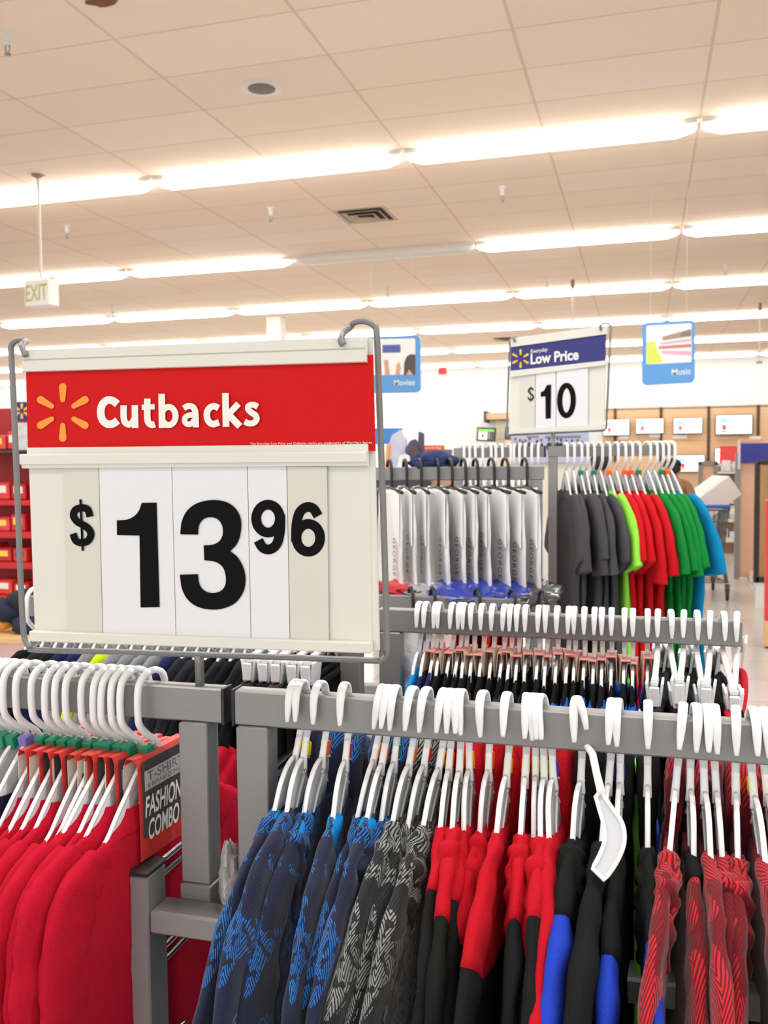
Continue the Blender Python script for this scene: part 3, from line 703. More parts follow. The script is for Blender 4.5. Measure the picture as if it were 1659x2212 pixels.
def slab_prof(l, r_, prof, name, m, parent):
    # horizontal plastic rail: prof = [(v, dy)] with v 0..1 down the face, between left px pair and right px pair (top, bottom)
    vs = []
    for (t, b) in (l, r_):
        for v, dy in prof: q = (t[0]+(b[0]-t[0])*v, t[1]+(b[1]-t[1])*v); P = S(*q); P.y = YS+dy; vs.append(P)
    n = len(prof); fs = [(i, i+1, n+i+1, n+i) for i in range(n-1)]+[(n-1, 0, n, 2*n-1), tuple(range(n-1, -1, -1)), tuple(range(n, 2*n))]
    return MB().add(vs, fs).build(name, m, parent, False)
quad_slab([C1(108, 165), C1(1606, 100), C1(1637, 1448), C1(152, 1402)], YS+.004, .003, 'back_board', M_BOARD, sign)
slab_prof((C1(106, 155), C1(108, 248)), (C1(1583, 98), C1(1586, 206)), [(0, .002), (0, -.004), (.42, -.004), (.46, -.0025), (.50, -.0038), (.97, -.004), (1, -.003), (1, .002)], 'top_rail', M_BOARD, sign)
hd = quad_slab([C1(112, 238), C1(1610, 172), C1(1620, 588), C1(120, 582)], YS+.0005, .0012, 'header_card', M_REDCARD, sign)
slab_prof((C1(121, 574), C1(122, 604)), (C1(1590, 558), C1(1591, 592)), [(0, -.0012), (1, -.0022), (1, .002), (0, .002)], 'rail_lip', M_BOARD, sign)
slab_prof((C1(104, 601), C1(106, 664)), (C1(1590, 590), C1(1590, 652)), [(0, .002), (0, -.0058), (.12, -.0065), (.7, -.0065), (.74, -.0045), (.98, -.0035), (1, .002)], 'middle_rail', M_BOARD, sign)
slab_prof((C1(141, 1362), C1(142, 1406)), (C1(1606, 1412), C1(1607, 1458)), [(0, .003), (0, -.0040), (.1, -.0048), (.9, -.0048), (1, -.004), (1, .003)], 'bottom_rail', M_BOARD, sign)
# digit cards
def card(x0t, x0b, x1t, x1b, m, k):
    def yb(x): return 1364+(x-141)*(1412-1364)/(1606-141)
    y0 = 655
    return quad_slab([C1(x0t+1.6, y0), C1(x1t-1.6, y0), C1(x1b-1.6, yb(x1b)+6), C1(x0b+1.6, yb(x0b)+6)], YS+.0012-.00035*k, .0012, 'price_card', m, sign)
quad_slab([C1(132, 655), C1(1594, 650), C1(1606, 1420), C1(152, 1370)], YS+.0031, .0009, 'price_panel', M_BOARD, sign)
cd = card(270, 290, 426, 444, M_CARDC, 1); c1 = card(426, 444, 741, 760, M_CARDW, 2); c3 = card(741, 760, 1068, 1084, M_CARDW, 1); c9 = card(1068, 1084, 1238, 1252, M_CARDW, 2); c6 = card(1238, 1252, 1412, 1420, M_CARDC, 3)
def ink(shapes, parent, name, m, y, conv=C1):
    mb = MB()
    for q_, (vs, fs) in enumerate(shapes): mb.add([S(*conv(*v), y-.00012*q_) for v in vs], fs)
    return mb.build(name, m, parent, False)
def poly(pts): return (pts, [tuple(range(len(pts)))])
YI = YS-.0002
one = [(612, 812), (676, 811), (689, 1262), (607, 1264), (602, 953), (505, 951), (504, 888), (548, 884), (578, 870), (598, 848)]
ink([poly(smooth_poly(one, {0, 1, 2, 3, 4, 5, 6}))], c1, 'printed_digit', M_INK, YI)
three = [(778, 948), (784, 895), (806, 848), (848, 815), (912, 800), (975, 808), (1018, 838), (1040, 885), (1038, 945), (1022, 990), (994, 1020), (1028, 1050), (1052, 1096), (1060, 1145), (1050, 1196), (1018, 1242), (970, 1266), (920, 1273), (862, 1264), (815, 1235), (786, 1185), (776, 1122), (854, 1120), (860, 1160), (878, 1188), (912, 1201), (950, 1194), (972, 1168), (974, 1126), (960, 1088), (928, 1066), (882, 1060), (879, 996), (920, 992), (948, 976), (962, 945), (958, 908), (938, 882), (906, 874), (876, 884), (858, 912), (855, 949)]
ink([poly(smooth_poly(three, {0, 10, 21, 22, 31, 32, 41}))], c3, 'printed_digit', M_INK, YI)
ell = lambda cx, cy, rx, ry, n=14: [(cx+rx*math.cos(2*PI*k/n), cy+ry*math.sin(2*PI*k/n)) for k in range(n)]
nine = [stroke(ell(1157, 880, 51, 60), 42, True), stroke([(1210, 862), (1209, 930), (1198, 982), (1179, 1006), (1156, 1013), (1133, 1004), (1115, 974)], 42)]
ink(nine, c9, 'printed_digit', M_INK, YI)
rot = lambda L: [([(1331*2-x-(1331*2-1157)-1157+1331*0+0, y) for x, y in v], f) for v, f in L]
six = [([(1157-(x-1157)+174, 916.0-(y-916.0)+11) for x, y in v], f) for v, f in nine]
ink(six, c6, 'printed_digit', M_INK, YI)
dollar = [stroke([(388, 872), (379, 842), (353, 833), (325, 843), (317, 868), (332, 892), (354, 905), (380, 922), (392, 948), (380, 975), (355, 984), (328, 976), (315, 945)], 31), stroke([(347, 797), (357, 1019)], 10)]
ink(dollar, cd, 'printed_symbol', M_INK, YI)
def W(mb, txt, tl, tr, bl, y, conv=C1, **k):
    # word into the parallelogram given by its corner pixels
    a, b, c = S(*conv(*bl), y), None, S(*conv(*tl), y); br = (bl[0]+tr[0]-tl[0], bl[1]+tr[1]-tl[1]); return put_word(mb, txt, a, S(*conv(*br), y), c, **k)
CUT = [stroke([(507, 386), (487, 371), (463, 369), (442, 388), (435, 420), (442, 453), (463, 471), (488, 470), (508, 456)], 33),
    stroke([(534, 391), (534, 440), (540, 464), (556, 473), (572, 466), (580, 448)], 28), stroke([(582, 390), (584, 489)], 28),
    stroke([(636, 362), (636, 440), (641, 465), (655, 475), (669, 472)], 28), stroke([(612, 400), (668, 397)], 23),
    stroke([(698, 341), (700, 488)], 29), stroke(ell(728, 437, 30, 39), 26, True),
    stroke([(793, 404), (812, 394), (832, 398), (842, 414), (845, 440), (846, 486)], 26), stroke([(838, 432), (815, 434), (799, 445), (799, 463), (812, 473), (829, 468), (840, 452)], 24),
    stroke([(944, 403), (926, 395), (908, 400), (895, 418), (894, 442), (903, 463), (921, 472), (946, 464)], 28),
    stroke([(973, 338), (976, 484)], 29), stroke([(984, 432), (1030, 384)], 27), stroke([(984, 428), (1036, 482)], 30),
    stroke([(1113, 397), (1095, 389), (1076, 392), (1071, 406), (1084, 421), (1103, 434), (1108, 451), (1096, 466), (1076, 469), (1056, 461)], 26)]
ink(CUT, hd, 'lettering', M_WHITEINK, YS-.0003)
W(MB(), 'The Everyday Low Price and Cutbacks marks are trademarks of Wal-Mart Stores', (1080, 552), (1606, 547), (1080, 564), YS-.0003).build('fine_print', M_WHITEINK, hd, False)
mb = MB()
for L in spark((271, 422), 44, 127, 22, 33, 1.0): mb.add([S(*C1(x, 422-(y-422)), YS-.0003) for x, y in L], [tuple(range(len(L)))])
mb.build('spark_logo', M_ORANGEINK, hd, False)

# ---------------------------------------------------------------- rear arms of the same rack
FB_CHAR = fabric('charcoal_jersey', (58, 58, 61)); FB_BLUE2 = fabric('bright_blue_jersey', (30, 92, 180)); FB_BLACK2 = fabric('black_mesh_jersey', (22, 23, 26), .1, .1); FB_GREY = fabric('heather_grey', (128, 130, 134), .2); FB_NAVY = fabric('navy_jersey', (32, 40, 78)); FB_NEON = fabric('neon_yellow_green', (196, 232, 30)); FB_DARK = fabric('dark_charcoal_jersey', (40, 42, 46))
M_PINKTAG = plain('reddish_card_tag', (206, 130, 118), rough=0.5); M_BEIGETAG = plain('beige_card_tag', (220, 196, 176), rough=0.6)
rear = [(903, 'sky', 'blue'), (918, 'dark', 'blue'), (940, 'dark', 'blue'), (947, 'char', 'orange'), (975, 'char', 'red'), (992, 'char', 'orange'), (1001, 'char', 'orange'), (1018, 'char', 'yellow'), (1040, 'char', 'yellow'), (1063, 'char', 'yellow'), (1088, 'char', 'green'), (1102, 'char', 'green'), (1117, 'char', 'blue'), (1135, 'char', 'blue'),
        (1163, 'blue', 'orange'), (1179, 'blue', 'red'), (1203, 'blue', 'orange'), (1228, 'blue', 'red'), (1240, 'blue', 'orange'), (1262, 'blue', 'orange'), (1284, 'blue', 'yellow'), (1300, 'blue', 'yellow'), (1321, 'blue', 'yellow'), (1349, 'blue', None), (1367, 'blue', None), (1399, 'blue', None)]
rhx = [atY(p[0], 1330, 1.12).x for p in rear]; rgx = spread(rhx, .0108); cn = {}
RD = {'sky': ('bright sky blue shirt', FB_SKY), 'dark': ('dark navy striped shirt', FB_NAVY), 'char': ('black shirt with charcoal sleeves', FB_CHAR), 'blue': ('black shirt with bright blue sleeves', FB_BLUE2)}
for i, (px, kd, tg) in enumerate(rear):
    rnd = random.Random(900+i); tilt = -math.atan2(rgx[i]-rhx[i], .13); cn[kd] = cn.get(kd, 0)+1; k = cn[kd]
    hang(('A', tg), (rhx[i], YR, ZT), tilt, 0, 'white hanger on the second bar behind the hoodies, %s from the left' % nth(i+1), 'hangers on the second right bar')
    r = thing('sports_shirt', '%s hanging on the second bar, %s from the left' % (RD[kd][0], nth(k)), 'shirt', group=RD[kd][0]+'s on the second bar')
    body = FB_BLACK2 if kd in ('char', 'blue') else RD[kd][1]; th = .0108
    pr = [(z+.016 if z > -.2 else z, y*.98) for z, y in P_HOOD]
    loft(MB(), pr, th, 5.1*i, rgx[i], dz=.016, n=18).build('torso', body, r, True)
    for s in (-1, 1): raglan(MB(), s, th*1.05, 3.3*i+s, rgx[i], -.45, .12, 1, .028, 0, rnd.uniform(-.003, .003), -.012).build('sleeve', RD[kd][1], r, True)
    r.location = (rhx[i], YR, ZT); r.rotation_euler = (0, tilt, 0)
    if 2 <= i <= 25:
        t = thing('paper_tag', 'folded reddish paper tag on a hanger of the second bar, %s from the left' % nth(i-1), 'price tag', group='paper tags along the second bar')
        m = MB(); e = .0058; y0, y1 = -.022, .020; zt_, zb_ = -.050+rnd.uniform(-.004, .004), -.078
        m.prism([(-e, y0, zt_), (e, y0, zt_), (e, y1, zt_), (-e, y1, zt_)], (0, 0, 0), (0, 0, .0008)); m.build('top_fold', M_PINKTAG, t, False)
        m = MB()
        for sx in (-1, 1): m.prism([(sx*e, y0, zt_), (sx*e, y1, zt_), (sx*e*1.3, y1, zb_), (sx*e*1.3, y0, zb_)], (0, 0, 0), (-sx*.0006, 0, 0))
        m.build('leaves', M_BEIGETAG, t, False); t.location = (rhx[i], YR, ZT); t.rotation_euler = (0, tilt, rnd.uniform(-.2, .2))
# clip hangers with rolled dark trousers
def clip_hanger_proto():
    r = thing('clip_hanger', 'x', 'hanger'); hp = catmull([(y, z if z > -.02 else -.02+(z+.02)*.45, b) for y, z, b in HOOK_F], 4)
    MB().sweep([(p[0], p[1]) for p in hp], [.0022]*len(hp), [p[2] for p in hp], 8).build('hook', M_HANG, r, True)
    m = MB()
    for s in (-1, 1):
        m.sweep(catmull([(0, -.038), (s*.02, -.043), (s*.055, -.049), (s*.082, -.052), (s*.10, -.052)], 4), .0045, .0035, 8)
    m.sweep([(0, -.036), (0, -.052)], .008, .003, 8); m.build('arms', M_HANG, r, True)
    for s in (-1, 1):
        m = MB(); m.box((.0065, s*.088, -.070), (.003, .030, .034), Matrix.Rotation(.12, 3, 'Y'), .001); m.box((-.0065, s*.088, -.070), (.003, .030, .034), Matrix.Rotation(-.12, 3, 'Y'), .001); m.box((0, s*.088, -.055), (.008, .026, .006), None, .001); m.box((0, s*.1055, -.068), (.0105, .005, .022), None, .001); m.build('clip', M_CLIP, r)
    return r
CLP = [None]
def clip_hanger(loc, label, group, yaw=0, roll=0):
    if CLP[0] is None: CLP[0] = o = clip_hanger_proto()
    else: o = dup(CLP[0])
    o.location = loc; o.rotation_euler = (roll, 0, yaw); o['label'] = label; o['group'] = group
def trousers(m, th, seed, loc, label, group, yaw=0):
    r = thing('folded_trousers', label, 'trousers', group=group)
    loft(MB(), [(-.088, .115), (-.10, .117), (-.22, .118), (-.5, .112)], th, seed, loc[0], dz=.02, n=20).build('legs', m, r, True)
    mm = MB(); L = []
    for k in range(24): t = 2*PI*k/24; L.append(Vector((th*.55*math.copysign(abs(math.sin(t))**.7, math.sin(t)), .1175*math.cos(t), -.085)))
    mm.tube(L, .0042, 8, True); mm.build('waistband', m, r, True)
    r.location = loc; r.rotation_euler = (0, 0, yaw)
cl = [(1432, FB_DARK), (1475, FB_BLACK2), (1494, FB_BLACK2), (1525, FB_DARK), (1558, FB_BLACK2), (1586, FB_BLACK2), (1596, fabric('red_jersey', (190, 28, 40)))]
chx = [atY(p[0], 1340, 1.12).x for p in cl]; cgx = [.0185+.0148*q for q in range(7)]
for i, (px, m_) in enumerate(cl):
    L_ = (cgx[i], YR, ZT); yw = [-.05, .06, -.08, .03, -.10, .04, -.12][i]
    clip_hanger(L_, 'white clip hanger at the right end of the second bar, %s of seven from left' % nth(i+1), 'clip hangers on the second right bar', yw, [.02, .10, -.03, .12, .0, .08, .16][i])
    trousers(m_, .0165, 40+i, L_, ('red trousers clipped at the end of the second bar' if i == 6 else 'dark rolled trousers clipped on the second right bar, %s from left' % nth(i+1)), 'trousers clipped on the second right bar', yw)
# left rear arm: dark shirts seen under the sign, then clear clip hangers with trousers
lr = [(70, FB_BLACK2, 'black'), (100, FB_DARK, 'dark charcoal'), (128, FB_BLACK2, 'black'), (150, FB_NAVY, 'navy'), (182, FB_NAVY, 'navy'), (210, FB_GREY, 'heather grey'), (236, FB_NEON, 'neon yellow-green'), (262, FB_GREY, 'heather grey'), (290, FB_GREY, 'heather grey'), (318, FB_GREY, 'heather grey'), (346, FB_GREY, 'heather grey'), (378, FB_NAVY, 'navy'), (405, FB_DARK, 'dark charcoal'), (430, FB_DARK, 'dark charcoal'), (455, FB_BLACK2, 'black'), (482, FB_DARK, 'dark charcoal'), (508, FB_BLACK2, 'black'), (532, FB_DARK, 'dark charcoal'), (556, FB_BLACK2, 'black')]
cn = {}
for i, (px, m_, nm) in enumerate(lr):
    x = atY(px, 1330, 1.12).x; cn[nm] = cn.get(nm, 0)+1; k = cn[nm]
    hang(('B', None), (x, YR, ZT), 0, .0, 'white hanger hidden behind the red sign on the left rear bar, %s from left' % nth(i+1), 'hangers on the left rear bar')
    g = tee('knit_shirt', 'shirt', .0165, 60+i*3.1, x, m_, [(z+.030 if z > -.2 else z, y*1.02) for z, y in P_TEE], False); g.location = (x, YR, ZT)
    g['label'] = ('neon yellow-green shirt, the only bright one behind the red sign' if nm.startswith('neon') else '%s shirt on the left rear bar under the sign, %s of that colour' % (nm, nth(k))); g['group'] = nm+' shirts on the left rear bar'
for i, px in enumerate((598, 630, 655, 688, 716)):
    x = atY(px, 1330, 1.12).x; clip_hanger((x, YR, ZT), 'clear clip hanger behind the sign bottom right corner, %s from left' % nth(i+1), 'clip hangers on the left rear bar', 0)
    trousers((FB_DARK, FB_BLACK2, FB_CHAR, FB_BLACK2, FB_BLACK2)[i], .017, 70+i, (x, YR, ZT), 'dark trousers clipped behind the sign bottom right corner, %s from left' % nth(i+1), 'trousers clipped on the left rear bar')
# red shirts facing the other way, beyond the side wires
for i, (px, py, Y) in enumerate(((492, 1640, .93), (520, 1660, .96))):
    g = tee('red_shirt', 'shirt', .016, 90+i, 0, FB_CRIM, P_TEE, False); P = atY(px-30, py, Y); g.location = (P.x, Y, P.z+.108); g.rotation_euler = (0, 0, PI/2*.15)
    g['label'] = 'crimson shirt behind the side wires, seen through the gap between uprights, %s' % ('left one' if i == 0 else 'right one'); g['group'] = 'red shirts behind the side wires'
# ---------------------------------------------------------------- second fixture: bagged shirts and tees
def place_local(o, loc, rot): o.location = loc; o.rotation_euler = rot
YG = 2.06; pz = atY(1000, 1008, YG).z
xg0, xg1 = -1.02, atY(1175, 1010, YG).x
grack = thing('clothing_rack', 'low grey clothing rack arm carrying white bagged shirts, right of the red sign', 'rack', (xg1-.03, YG, 0))
bar_at(YG, xg0, xg1, 'hang_bar', pz, .031, .018, None, grack)
post(xg1-.032, xg1-.004, YG, 1.02, pz-.031, .022, 'upright', grack); post(xg1-.036, xg1, YG, 0.02, 1.02, .03, 'lower_upright', grack)
MB().box((xg1-.45, YG, 1.0), (.95, .03, .03), None, .002).build('cross_rail', M_STEEL, grack)
MB().box((xg1-.02, YG-.02, .012), (.06, .5, .024), None, .003).build('foot', M_STEEL, grack)
for z in (1.10, 1.085): MB().tube([(xg1+.0, YG-.012, z), (xg1+.13, YG-.03, z+.02), (xg1+.15, YG+.05, z)], .004, 8).build('side_wire', M_CHROME, grack)
MB().box((xg1+.055, YG+.02, 1.04), (.11, .03, .02), None, .002).build('bracket', M_STEEL, grack)
zl = 1.02+.03
zl2 = atY(1000, 1290, YG-.18).z
bar_at(YG-.18, xg0+.1, xg1-.03, 'lower_bar', zl2, .035, .018, None, grack)
MB().bar((xg1-.03, YG-.18, zl2-.018), (xg1-.03, YG, zl2-.018), .02, .02).build('lower_bracket', M_STEEL, grack)
# packed shirts
M_PACK = plain('white_packed_shirt', (232, 231, 230), rough=.28, spec=.6, bump=.5, bscale=18)
def pack_profile(): return [(-.047, .100), (-.056, .112), (-.075, .118), (-.12, .120), (-.20, .121), (-.285, .121)]
GB = [(846, 0), (880, 0), (912, 0), (948, 0), (976, 0), (1006, 0), (1032, 0), (1066, 0), (1096, 0), (1138, 0)]
def black_hanger(label, loc, rot):
    r = thing('black_hanger', label, 'hanger', group='black hangers with the bagged shirts')
    hp = catmull([(p[0]*1.25, p[1]*1.5+.002, p[2]) for p in HOOK_B[:-3]]+[(-.012, -.044, .0032), (0, -.050, .004)], 3)
    MB().sweep([(p[0], p[1]) for p in hp], [.0032]*len(hp), [.0036]*len(hp), 8).build('hook', M_BLACKH, r, True)
    MB().tube([(0, -.125, -.056), (0, -.06, -.050), (0, 0, -.046), (0, .06, -.050), (0, .125, -.056)], .0042, 8).build('crossbar', M_BLACKH, r, True)
    place_local(r, loc, rot); return r
for i, (px, _) in enumerate(GB):
    P = atY(px, 1010, YG); rnd = random.Random(70+i); yw = .46+rnd.uniform(-.07, .05); loc = (P.x-.006, YG, pz)
    black_hanger('black hanger on the bagged shirt bar, %s from the left' % nth(i+1), loc, (0, 0, yw))
    r = thing('packed_shirt', 'white shirt in a clear bag lettered GEORGE, %s from the left of its row' % nth(i+1), 'packed shirt', group='white bagged shirts beside the red sign')
    th = .013; sd = 30+i*4.7; lo_ = rnd.uniform(-.012, .012)
    loft(MB(), [(z, y) for z, y in pack_profile()], th, sd, 0, n=20, dz=.02, fold=.0025).build('folded_shirt', M_PACK, r, True)
    m = MB(); m.prism([(-th*.56, -.119, -.062), (-th*.56, -.07, -.052), (-th*.58, -.02, -.058), (-th*.58, -.055, -.105), (-th*.58, -.085, -.16), (-th*.6, -.118, -.175)], (0, 0, 0), (.002, 0, 0)); m.build('collar_band', plain('white_shirt_collar', (243, 243, 243), rough=.5), r, False)
    # lettering down the near edge of the face that shows
    xx = -th*.62-.0050; zt_ = -.162+lo_; m = MB()
    put_word(m, 'GEORGE', (xx, -.087, zt_+.008), (xx, -.085, zt_-.078), (xx, -.111, zt_+.008), .012, 1.25); m.build('lettering', plain('dark_grey_ink', (52, 52, 54), rough=.5), r, False)
    place_local(r, loc, (0, 0, yw))
# bagged shirts hanging lower, seen from above
LOWP = [(858, 1262, 'red, navy and white striped', chevron('striped_red_navy', (180, 40, 50), (40, 48, 96), (230, 228, 230), .03, .3, .3, False)), (905, 1290, 'clear bagged white', plain('bagged_white_cloth', (150, 152, 154), rough=.15, bump=.8, bscale=30)), (1000, 1282, 'royal blue', plain('bagged_royal_blue', (38, 56, 150), rough=.18, spec=.8, bump=.7, bscale=26)), (1075, 1268, 'bright royal blue', MATS.get('bagged_royal_blue') or None), (1140, 1282, 'grey', plain('bagged_grey_cloth', (58, 58, 62), rough=.16, spec=.8, bump=.7, bscale=26))]
for i, (px, py, nm, m_) in enumerate(LOWP):
    P = atY(px, py, YG-.18); r = thing('bagged_garment', '%s garment in clear film lying under the white bagged shirts' % nm, 'packed garment', group='film-wrapped garments under the white shirts')
    m = MB(); m.sphere((0, 0, 0), [.062, .058, .085, .07, .06][i], (1.05, 1.1, .26), 24, 12, .5, 3+i, 3.0); m.build('wrapped_cloth', m_, r, True); place_local(r, (P.x, P.y+.075, zl2-.002), (.12, .18-.1*i, .5))
    black_hanger('black hanger over the lower bar under the white bagged shirts, %s from left' % nth(i+1), (P.x+.03, YG-.18, zl2), (0, 0, .45))
# navy garment dumped on top of the bar
m = MB(); m.sphere((0, 0, 0), .042, (1.3, 1.0, .62), 22, 14, .45, 5.5, 2.8)
P = atY(930, 1012, YG+.30)
o = tag(m.build('crumpled_garment', plain('navy_teal_cloth', (36, 48, 92), rough=.9, bump=.5, bscale=40, vary=.25), None, True), 'navy garment dumped in a heap behind the bagged shirt bar', 'garment'); o.location = (atY(936, 1005, YG+.035).x, YG+.035, pz+.010)
# third fixture
YT = 2.70; tz = atY(1200, 964, YT).z
xl0, xl1 = atY(981, 970, YT).x, atY(1176, 970, YT).x; xr0, xr1 = atY(1184, 970, YT).x, atY(1455, 970, YT).x
track = thing('clothing_rack', 'tall grey clothing rack holding the bright tees below the low price sign', 'rack', (xr0, YT, 0))
a_ = bar_at(YT, xl0, xl1, 'hang_bar', tz, .031, .018, None, track); MB().box((xl1+.002, YT, tz-.0155), (.004, .02, .033)).build('end_cap', M_CAP, a_)
bar_at(YT, xr0, xr1, 'hang_bar', tz, .031, .018, None, track)
post(xl0, xl0+.027, YT, .45, tz-.031, .022, 'upright', track); post(xr0+.001, xr0+.027, YT, .02, tz-.031, .024, 'upright', track)
MB().box(((xl0+xr0)/2, YT, .6), (xr0-xl0+.05, .03, .03), None, .002).build('cross_rail', M_STEEL, track)
MB().box((xr0+.015, YT, .012), (.05, .5, .024), None, .003).build('foot', M_STEEL, track)
MB().box((xl0+.015, YT, .23), (.03, .03, .45), None, .003).build('leg', M_STEEL, track)
# tees
S_ = 1.42
P_BIG = [(z*S_*.9, y*S_*(.86 if z < -.12 else 1)) for z, y in P_TEE[:-1]]+[(-.72, .225)]
def big_tee(seed, m, th=.021):
    r = thing('tee_shirt', 'x', 'tee shirt')
    loft(MB(), P_BIG, th, seed, seed*.1, n=22, dz=.02, fold=.007).build('torso', m, r, True)
    lo = random.Random(int(seed*7)).uniform(-.035, .02)
    for s in (-1, 1):
        path = catmull([(s*.105, -.152), (s*.138, -.176), (s*.172, -.215), (s*.202, -.270), (s*.218, -.322+lo*.5), (s*.222, -.336+lo)], 4); n = len(path)
        A = [.022+.050*min(1, i/(n*.7)) for i in range(n)]
        MB().sweep(path, A, [th*(.42+.30*i/n) for i in range(n)], 14, 0, wob(0, seed+s, th, .004, 22)).build('sleeve', m, r, True)
    loft(MB(), [(-.128, .052), (-.140, .058), (-.152, .078)], th*1.15, seed, 0, -.128, -.152, dz=.006, cap=False, grow=.001, fold=.001).build('collar', m, r, True)
    return r
T_CH = fabric('charcoal_tee_jersey', (72, 72, 76)); T_LI = fabric('lime_tee_jersey', (150, 244, 76)); T_RE = fabric('red_tee_jersey', (196, 24, 32)); T_GR = fabric('green_tee_jersey', (22, 128, 54)); T_BL = fabric('azure_tee_jersey', (12, 128, 178))
TE = [(1222, T_CH, 'charcoal'), (1238, T_CH, 'charcoal'), (1252, T_CH, 'charcoal'), (1266, T_CH, 'charcoal'), (1280, T_CH, 'charcoal'), (1296, T_CH, 'charcoal'), (1312, T_LI, 'lime green'), (1330, T_RE, 'red'), (1346, T_RE, 'red'), (1360, T_RE, 'red'), (1376, T_RE, 'red'), (1398, T_GR, 'green'), (1412, T_GR, 'green'), (1425, T_GR, 'green'), (1437, T_GR, 'green'), (1448, T_BL, 'blue')]
cn = {}; tot2 = {}
for t_ in TE: tot2[t_[2]] = tot2.get(t_[2], 0)+1
for i, (px, m_, nm) in enumerate(TE):
    x = atY(px, 970, YT).x; yw = .25+.011*i+random.Random(i).uniform(-.05, .05); cn[nm] = cn.get(nm, 0)+1
    h = hang(('C', random.Random(i+3).choice([None, None, 'green', 'orange'])), (x, YT, tz), 0, yw, 'white hanger of the tall tee rack right arm, %s from the left' % nth(i+1), 'hangers on the tall tee rack'); h.scale = (1.35, 1.35, 1.35)
    g = big_tee(20+i*2.3, m_); place_local(g, (x, YT, tz), (0, 0, yw)); g['group'] = nm+' tees on the tall rack'
    g['label'] = ('only %s tee shirt on the tall rack under the low price sign' % nm) if tot2[nm] == 1 else '%s tee shirt on the tall rack, %s from the left of its colour' % (nm, nth(cn[nm]))
for i, px in enumerate((1000, 1012, 1024, 1040, 1058, 1068, 1082, 1100, 1112, 1124, 1136, 1150, 1164)):
    x = atY(px, 970, YT).x; yw = .32 if i < 8 else .04
    h = hang(('C', [None, 'red', 'blue', 'green', None, 'green', 'yellow', None, None, 'red', None, None, None][i]), (x, YT, tz), 0, yw, 'white hanger on the tee rack left arm above bagged shirts, %s from left' % nth(i+1), 'hangers on the tee rack left arm'); h.scale = (1.35, 1.35, 1.35)
    if i > 8: continue
    yw = .05
    r = tee('red_shirt', 'shirt', .018, 200+i*1.9, 0, T_RE, [(z*1.3+.01, y*1.35) for z, y in P_TEE], False); place_local(r, (x, YT, tz), (0, 0, yw)); r['label'] = 'red shirt behind the bagged white shirts, %s from the left' % nth(i+1); r['group'] = 'red shirts behind the bagged shirts'
# ---------------------------------------------------------------- low price sign
A0 = AX_F*2.80+AX_R*(2.80*(1103-829.5)/F); B0 = AX_F*2.56+AX_R*(2.56*(1306-829.5)/F)
pn = (B0-A0); pn.z = 0; pn = Vector((-pn.y, pn.x, 0)).normalized()
if pn.y < 0: pn = -pn
def Q(px, py, off=0.0):
    d = ray(px, py); O = A0.copy(); O.z = 0; O = O+pn*off; k = (O.x*pn.x+O.y*pn.y)/(d.x*pn.x+d.y*pn.y); return d*k+Vector((0, 0, EYE))
def C8(x, y): return (820+x*.5057, 680+y*.5057)
lps = thing('low_price_sign', 'blue and white Everyday Low Price sign showing $10 above the tees', 'sign', Q(1200, 937))
def qs(pxs, off, th, name, m, parent): return MB().prism([Q(*C8(*q), off) for q in pxs], (0, 0, 0), pn*th).build(name, m, parent, False)
qs([(560, 105), (966, 52), (958, 486), (552, 508)], .006, .004, 'back_board', M_BOARD, lps)
qs([(558, 100), (968, 46), (967, 82), (560, 138)], -.002, .010, 'top_rail', M_BOARD, lps)
hd2 = qs([(560, 135), (966, 80), (964, 197), (559, 242)], .002, .002, 'header_card', M_NAVYCARD, lps)
qs([(556, 240), (966, 195), (966, 214), (556, 266)], -.003, .010, 'middle_rail', M_BOARD, lps)
qs([(552, 490), (958, 466), (958, 486), (551, 509)], -.002, .009, 'bottom_rail', M_BOARD, lps)
k1 = qs([(668, 252), (752, 242), (752, 495), (666, 500)], .002, .002, 'price_card', M_CARDW, lps); k2 = qs([(756, 241), (890, 226), (888, 490), (755, 495)], .001, .002, 'price_card', M_CARDW, lps); k0 = qs([(600, 262), (664, 252), (662, 500), (598, 503)], .003, .002, 'price_card', M_CARDC, lps)
def ink2(shapes, parent, name, m, off=.0004):
    mb = MB()
    for vs, fs in shapes: mb.add([Q(*C8(*v), off) for v in vs], fs)
    return mb.build(name, m, parent, False)
ink2([poly([(714, 300), (733, 298), (731, 442), (709, 445), (708, 348), (688, 351), (688, 330), (702, 324)])], k1, 'printed_digit', M_INK, .001)
ink2([stroke([(798+29*math.cos(t)*1.0, 366+64*math.sin(t)-0.08*29*math.cos(t)) for t in [2*PI*k/16 for k in range(16)]], 23, True)], k2, 'printed_digit', M_INK, 0)
ink2([stroke([(656, 322), (650, 314), (641, 316), (636, 326), (643, 336), (653, 343), (656, 354), (648, 364), (639, 361), (634, 352)], 6.5), stroke([(645, 305), (645, 372)], 2.5)], k0, 'printed_symbol', M_INK, .002)
mb = MB()
for L_ in spark((602, 187), 14, 40, 6, 10): mb.add([Q(*C8(x, 187-(y-187)), .001) for x, y in L_], [tuple(range(len(L_)))])
mb.build('spark_logo', M_YELLOWINK, hd2, False)
def W2(txt, bl, br, tl, parent, name, **k): m = MB(); put_word(m, txt, Q(*C8(*bl), .001), Q(*C8(*br), .001), Q(*C8(*tl), .001), **k); return m.build(name, M_WHITEINK, parent, False)
W2('Everyday', (646, 170), (718, 160), (646, 149), hd2, 'small_lettering', bold=.01); W2('Low Price', (645, 213), (850, 192), (645, 168), hd2, 'lettering', bold=.03)
m = MB(); fr_ = [(578, 116), (572, 100), (564, 96), (557, 110), (548, 330), (543, 505), (548, 514), (740, 505), (958, 494), (968, 485), (978, 260), (988, 50), (980, 38), (960, 36), (940, 46), (945, 66)]
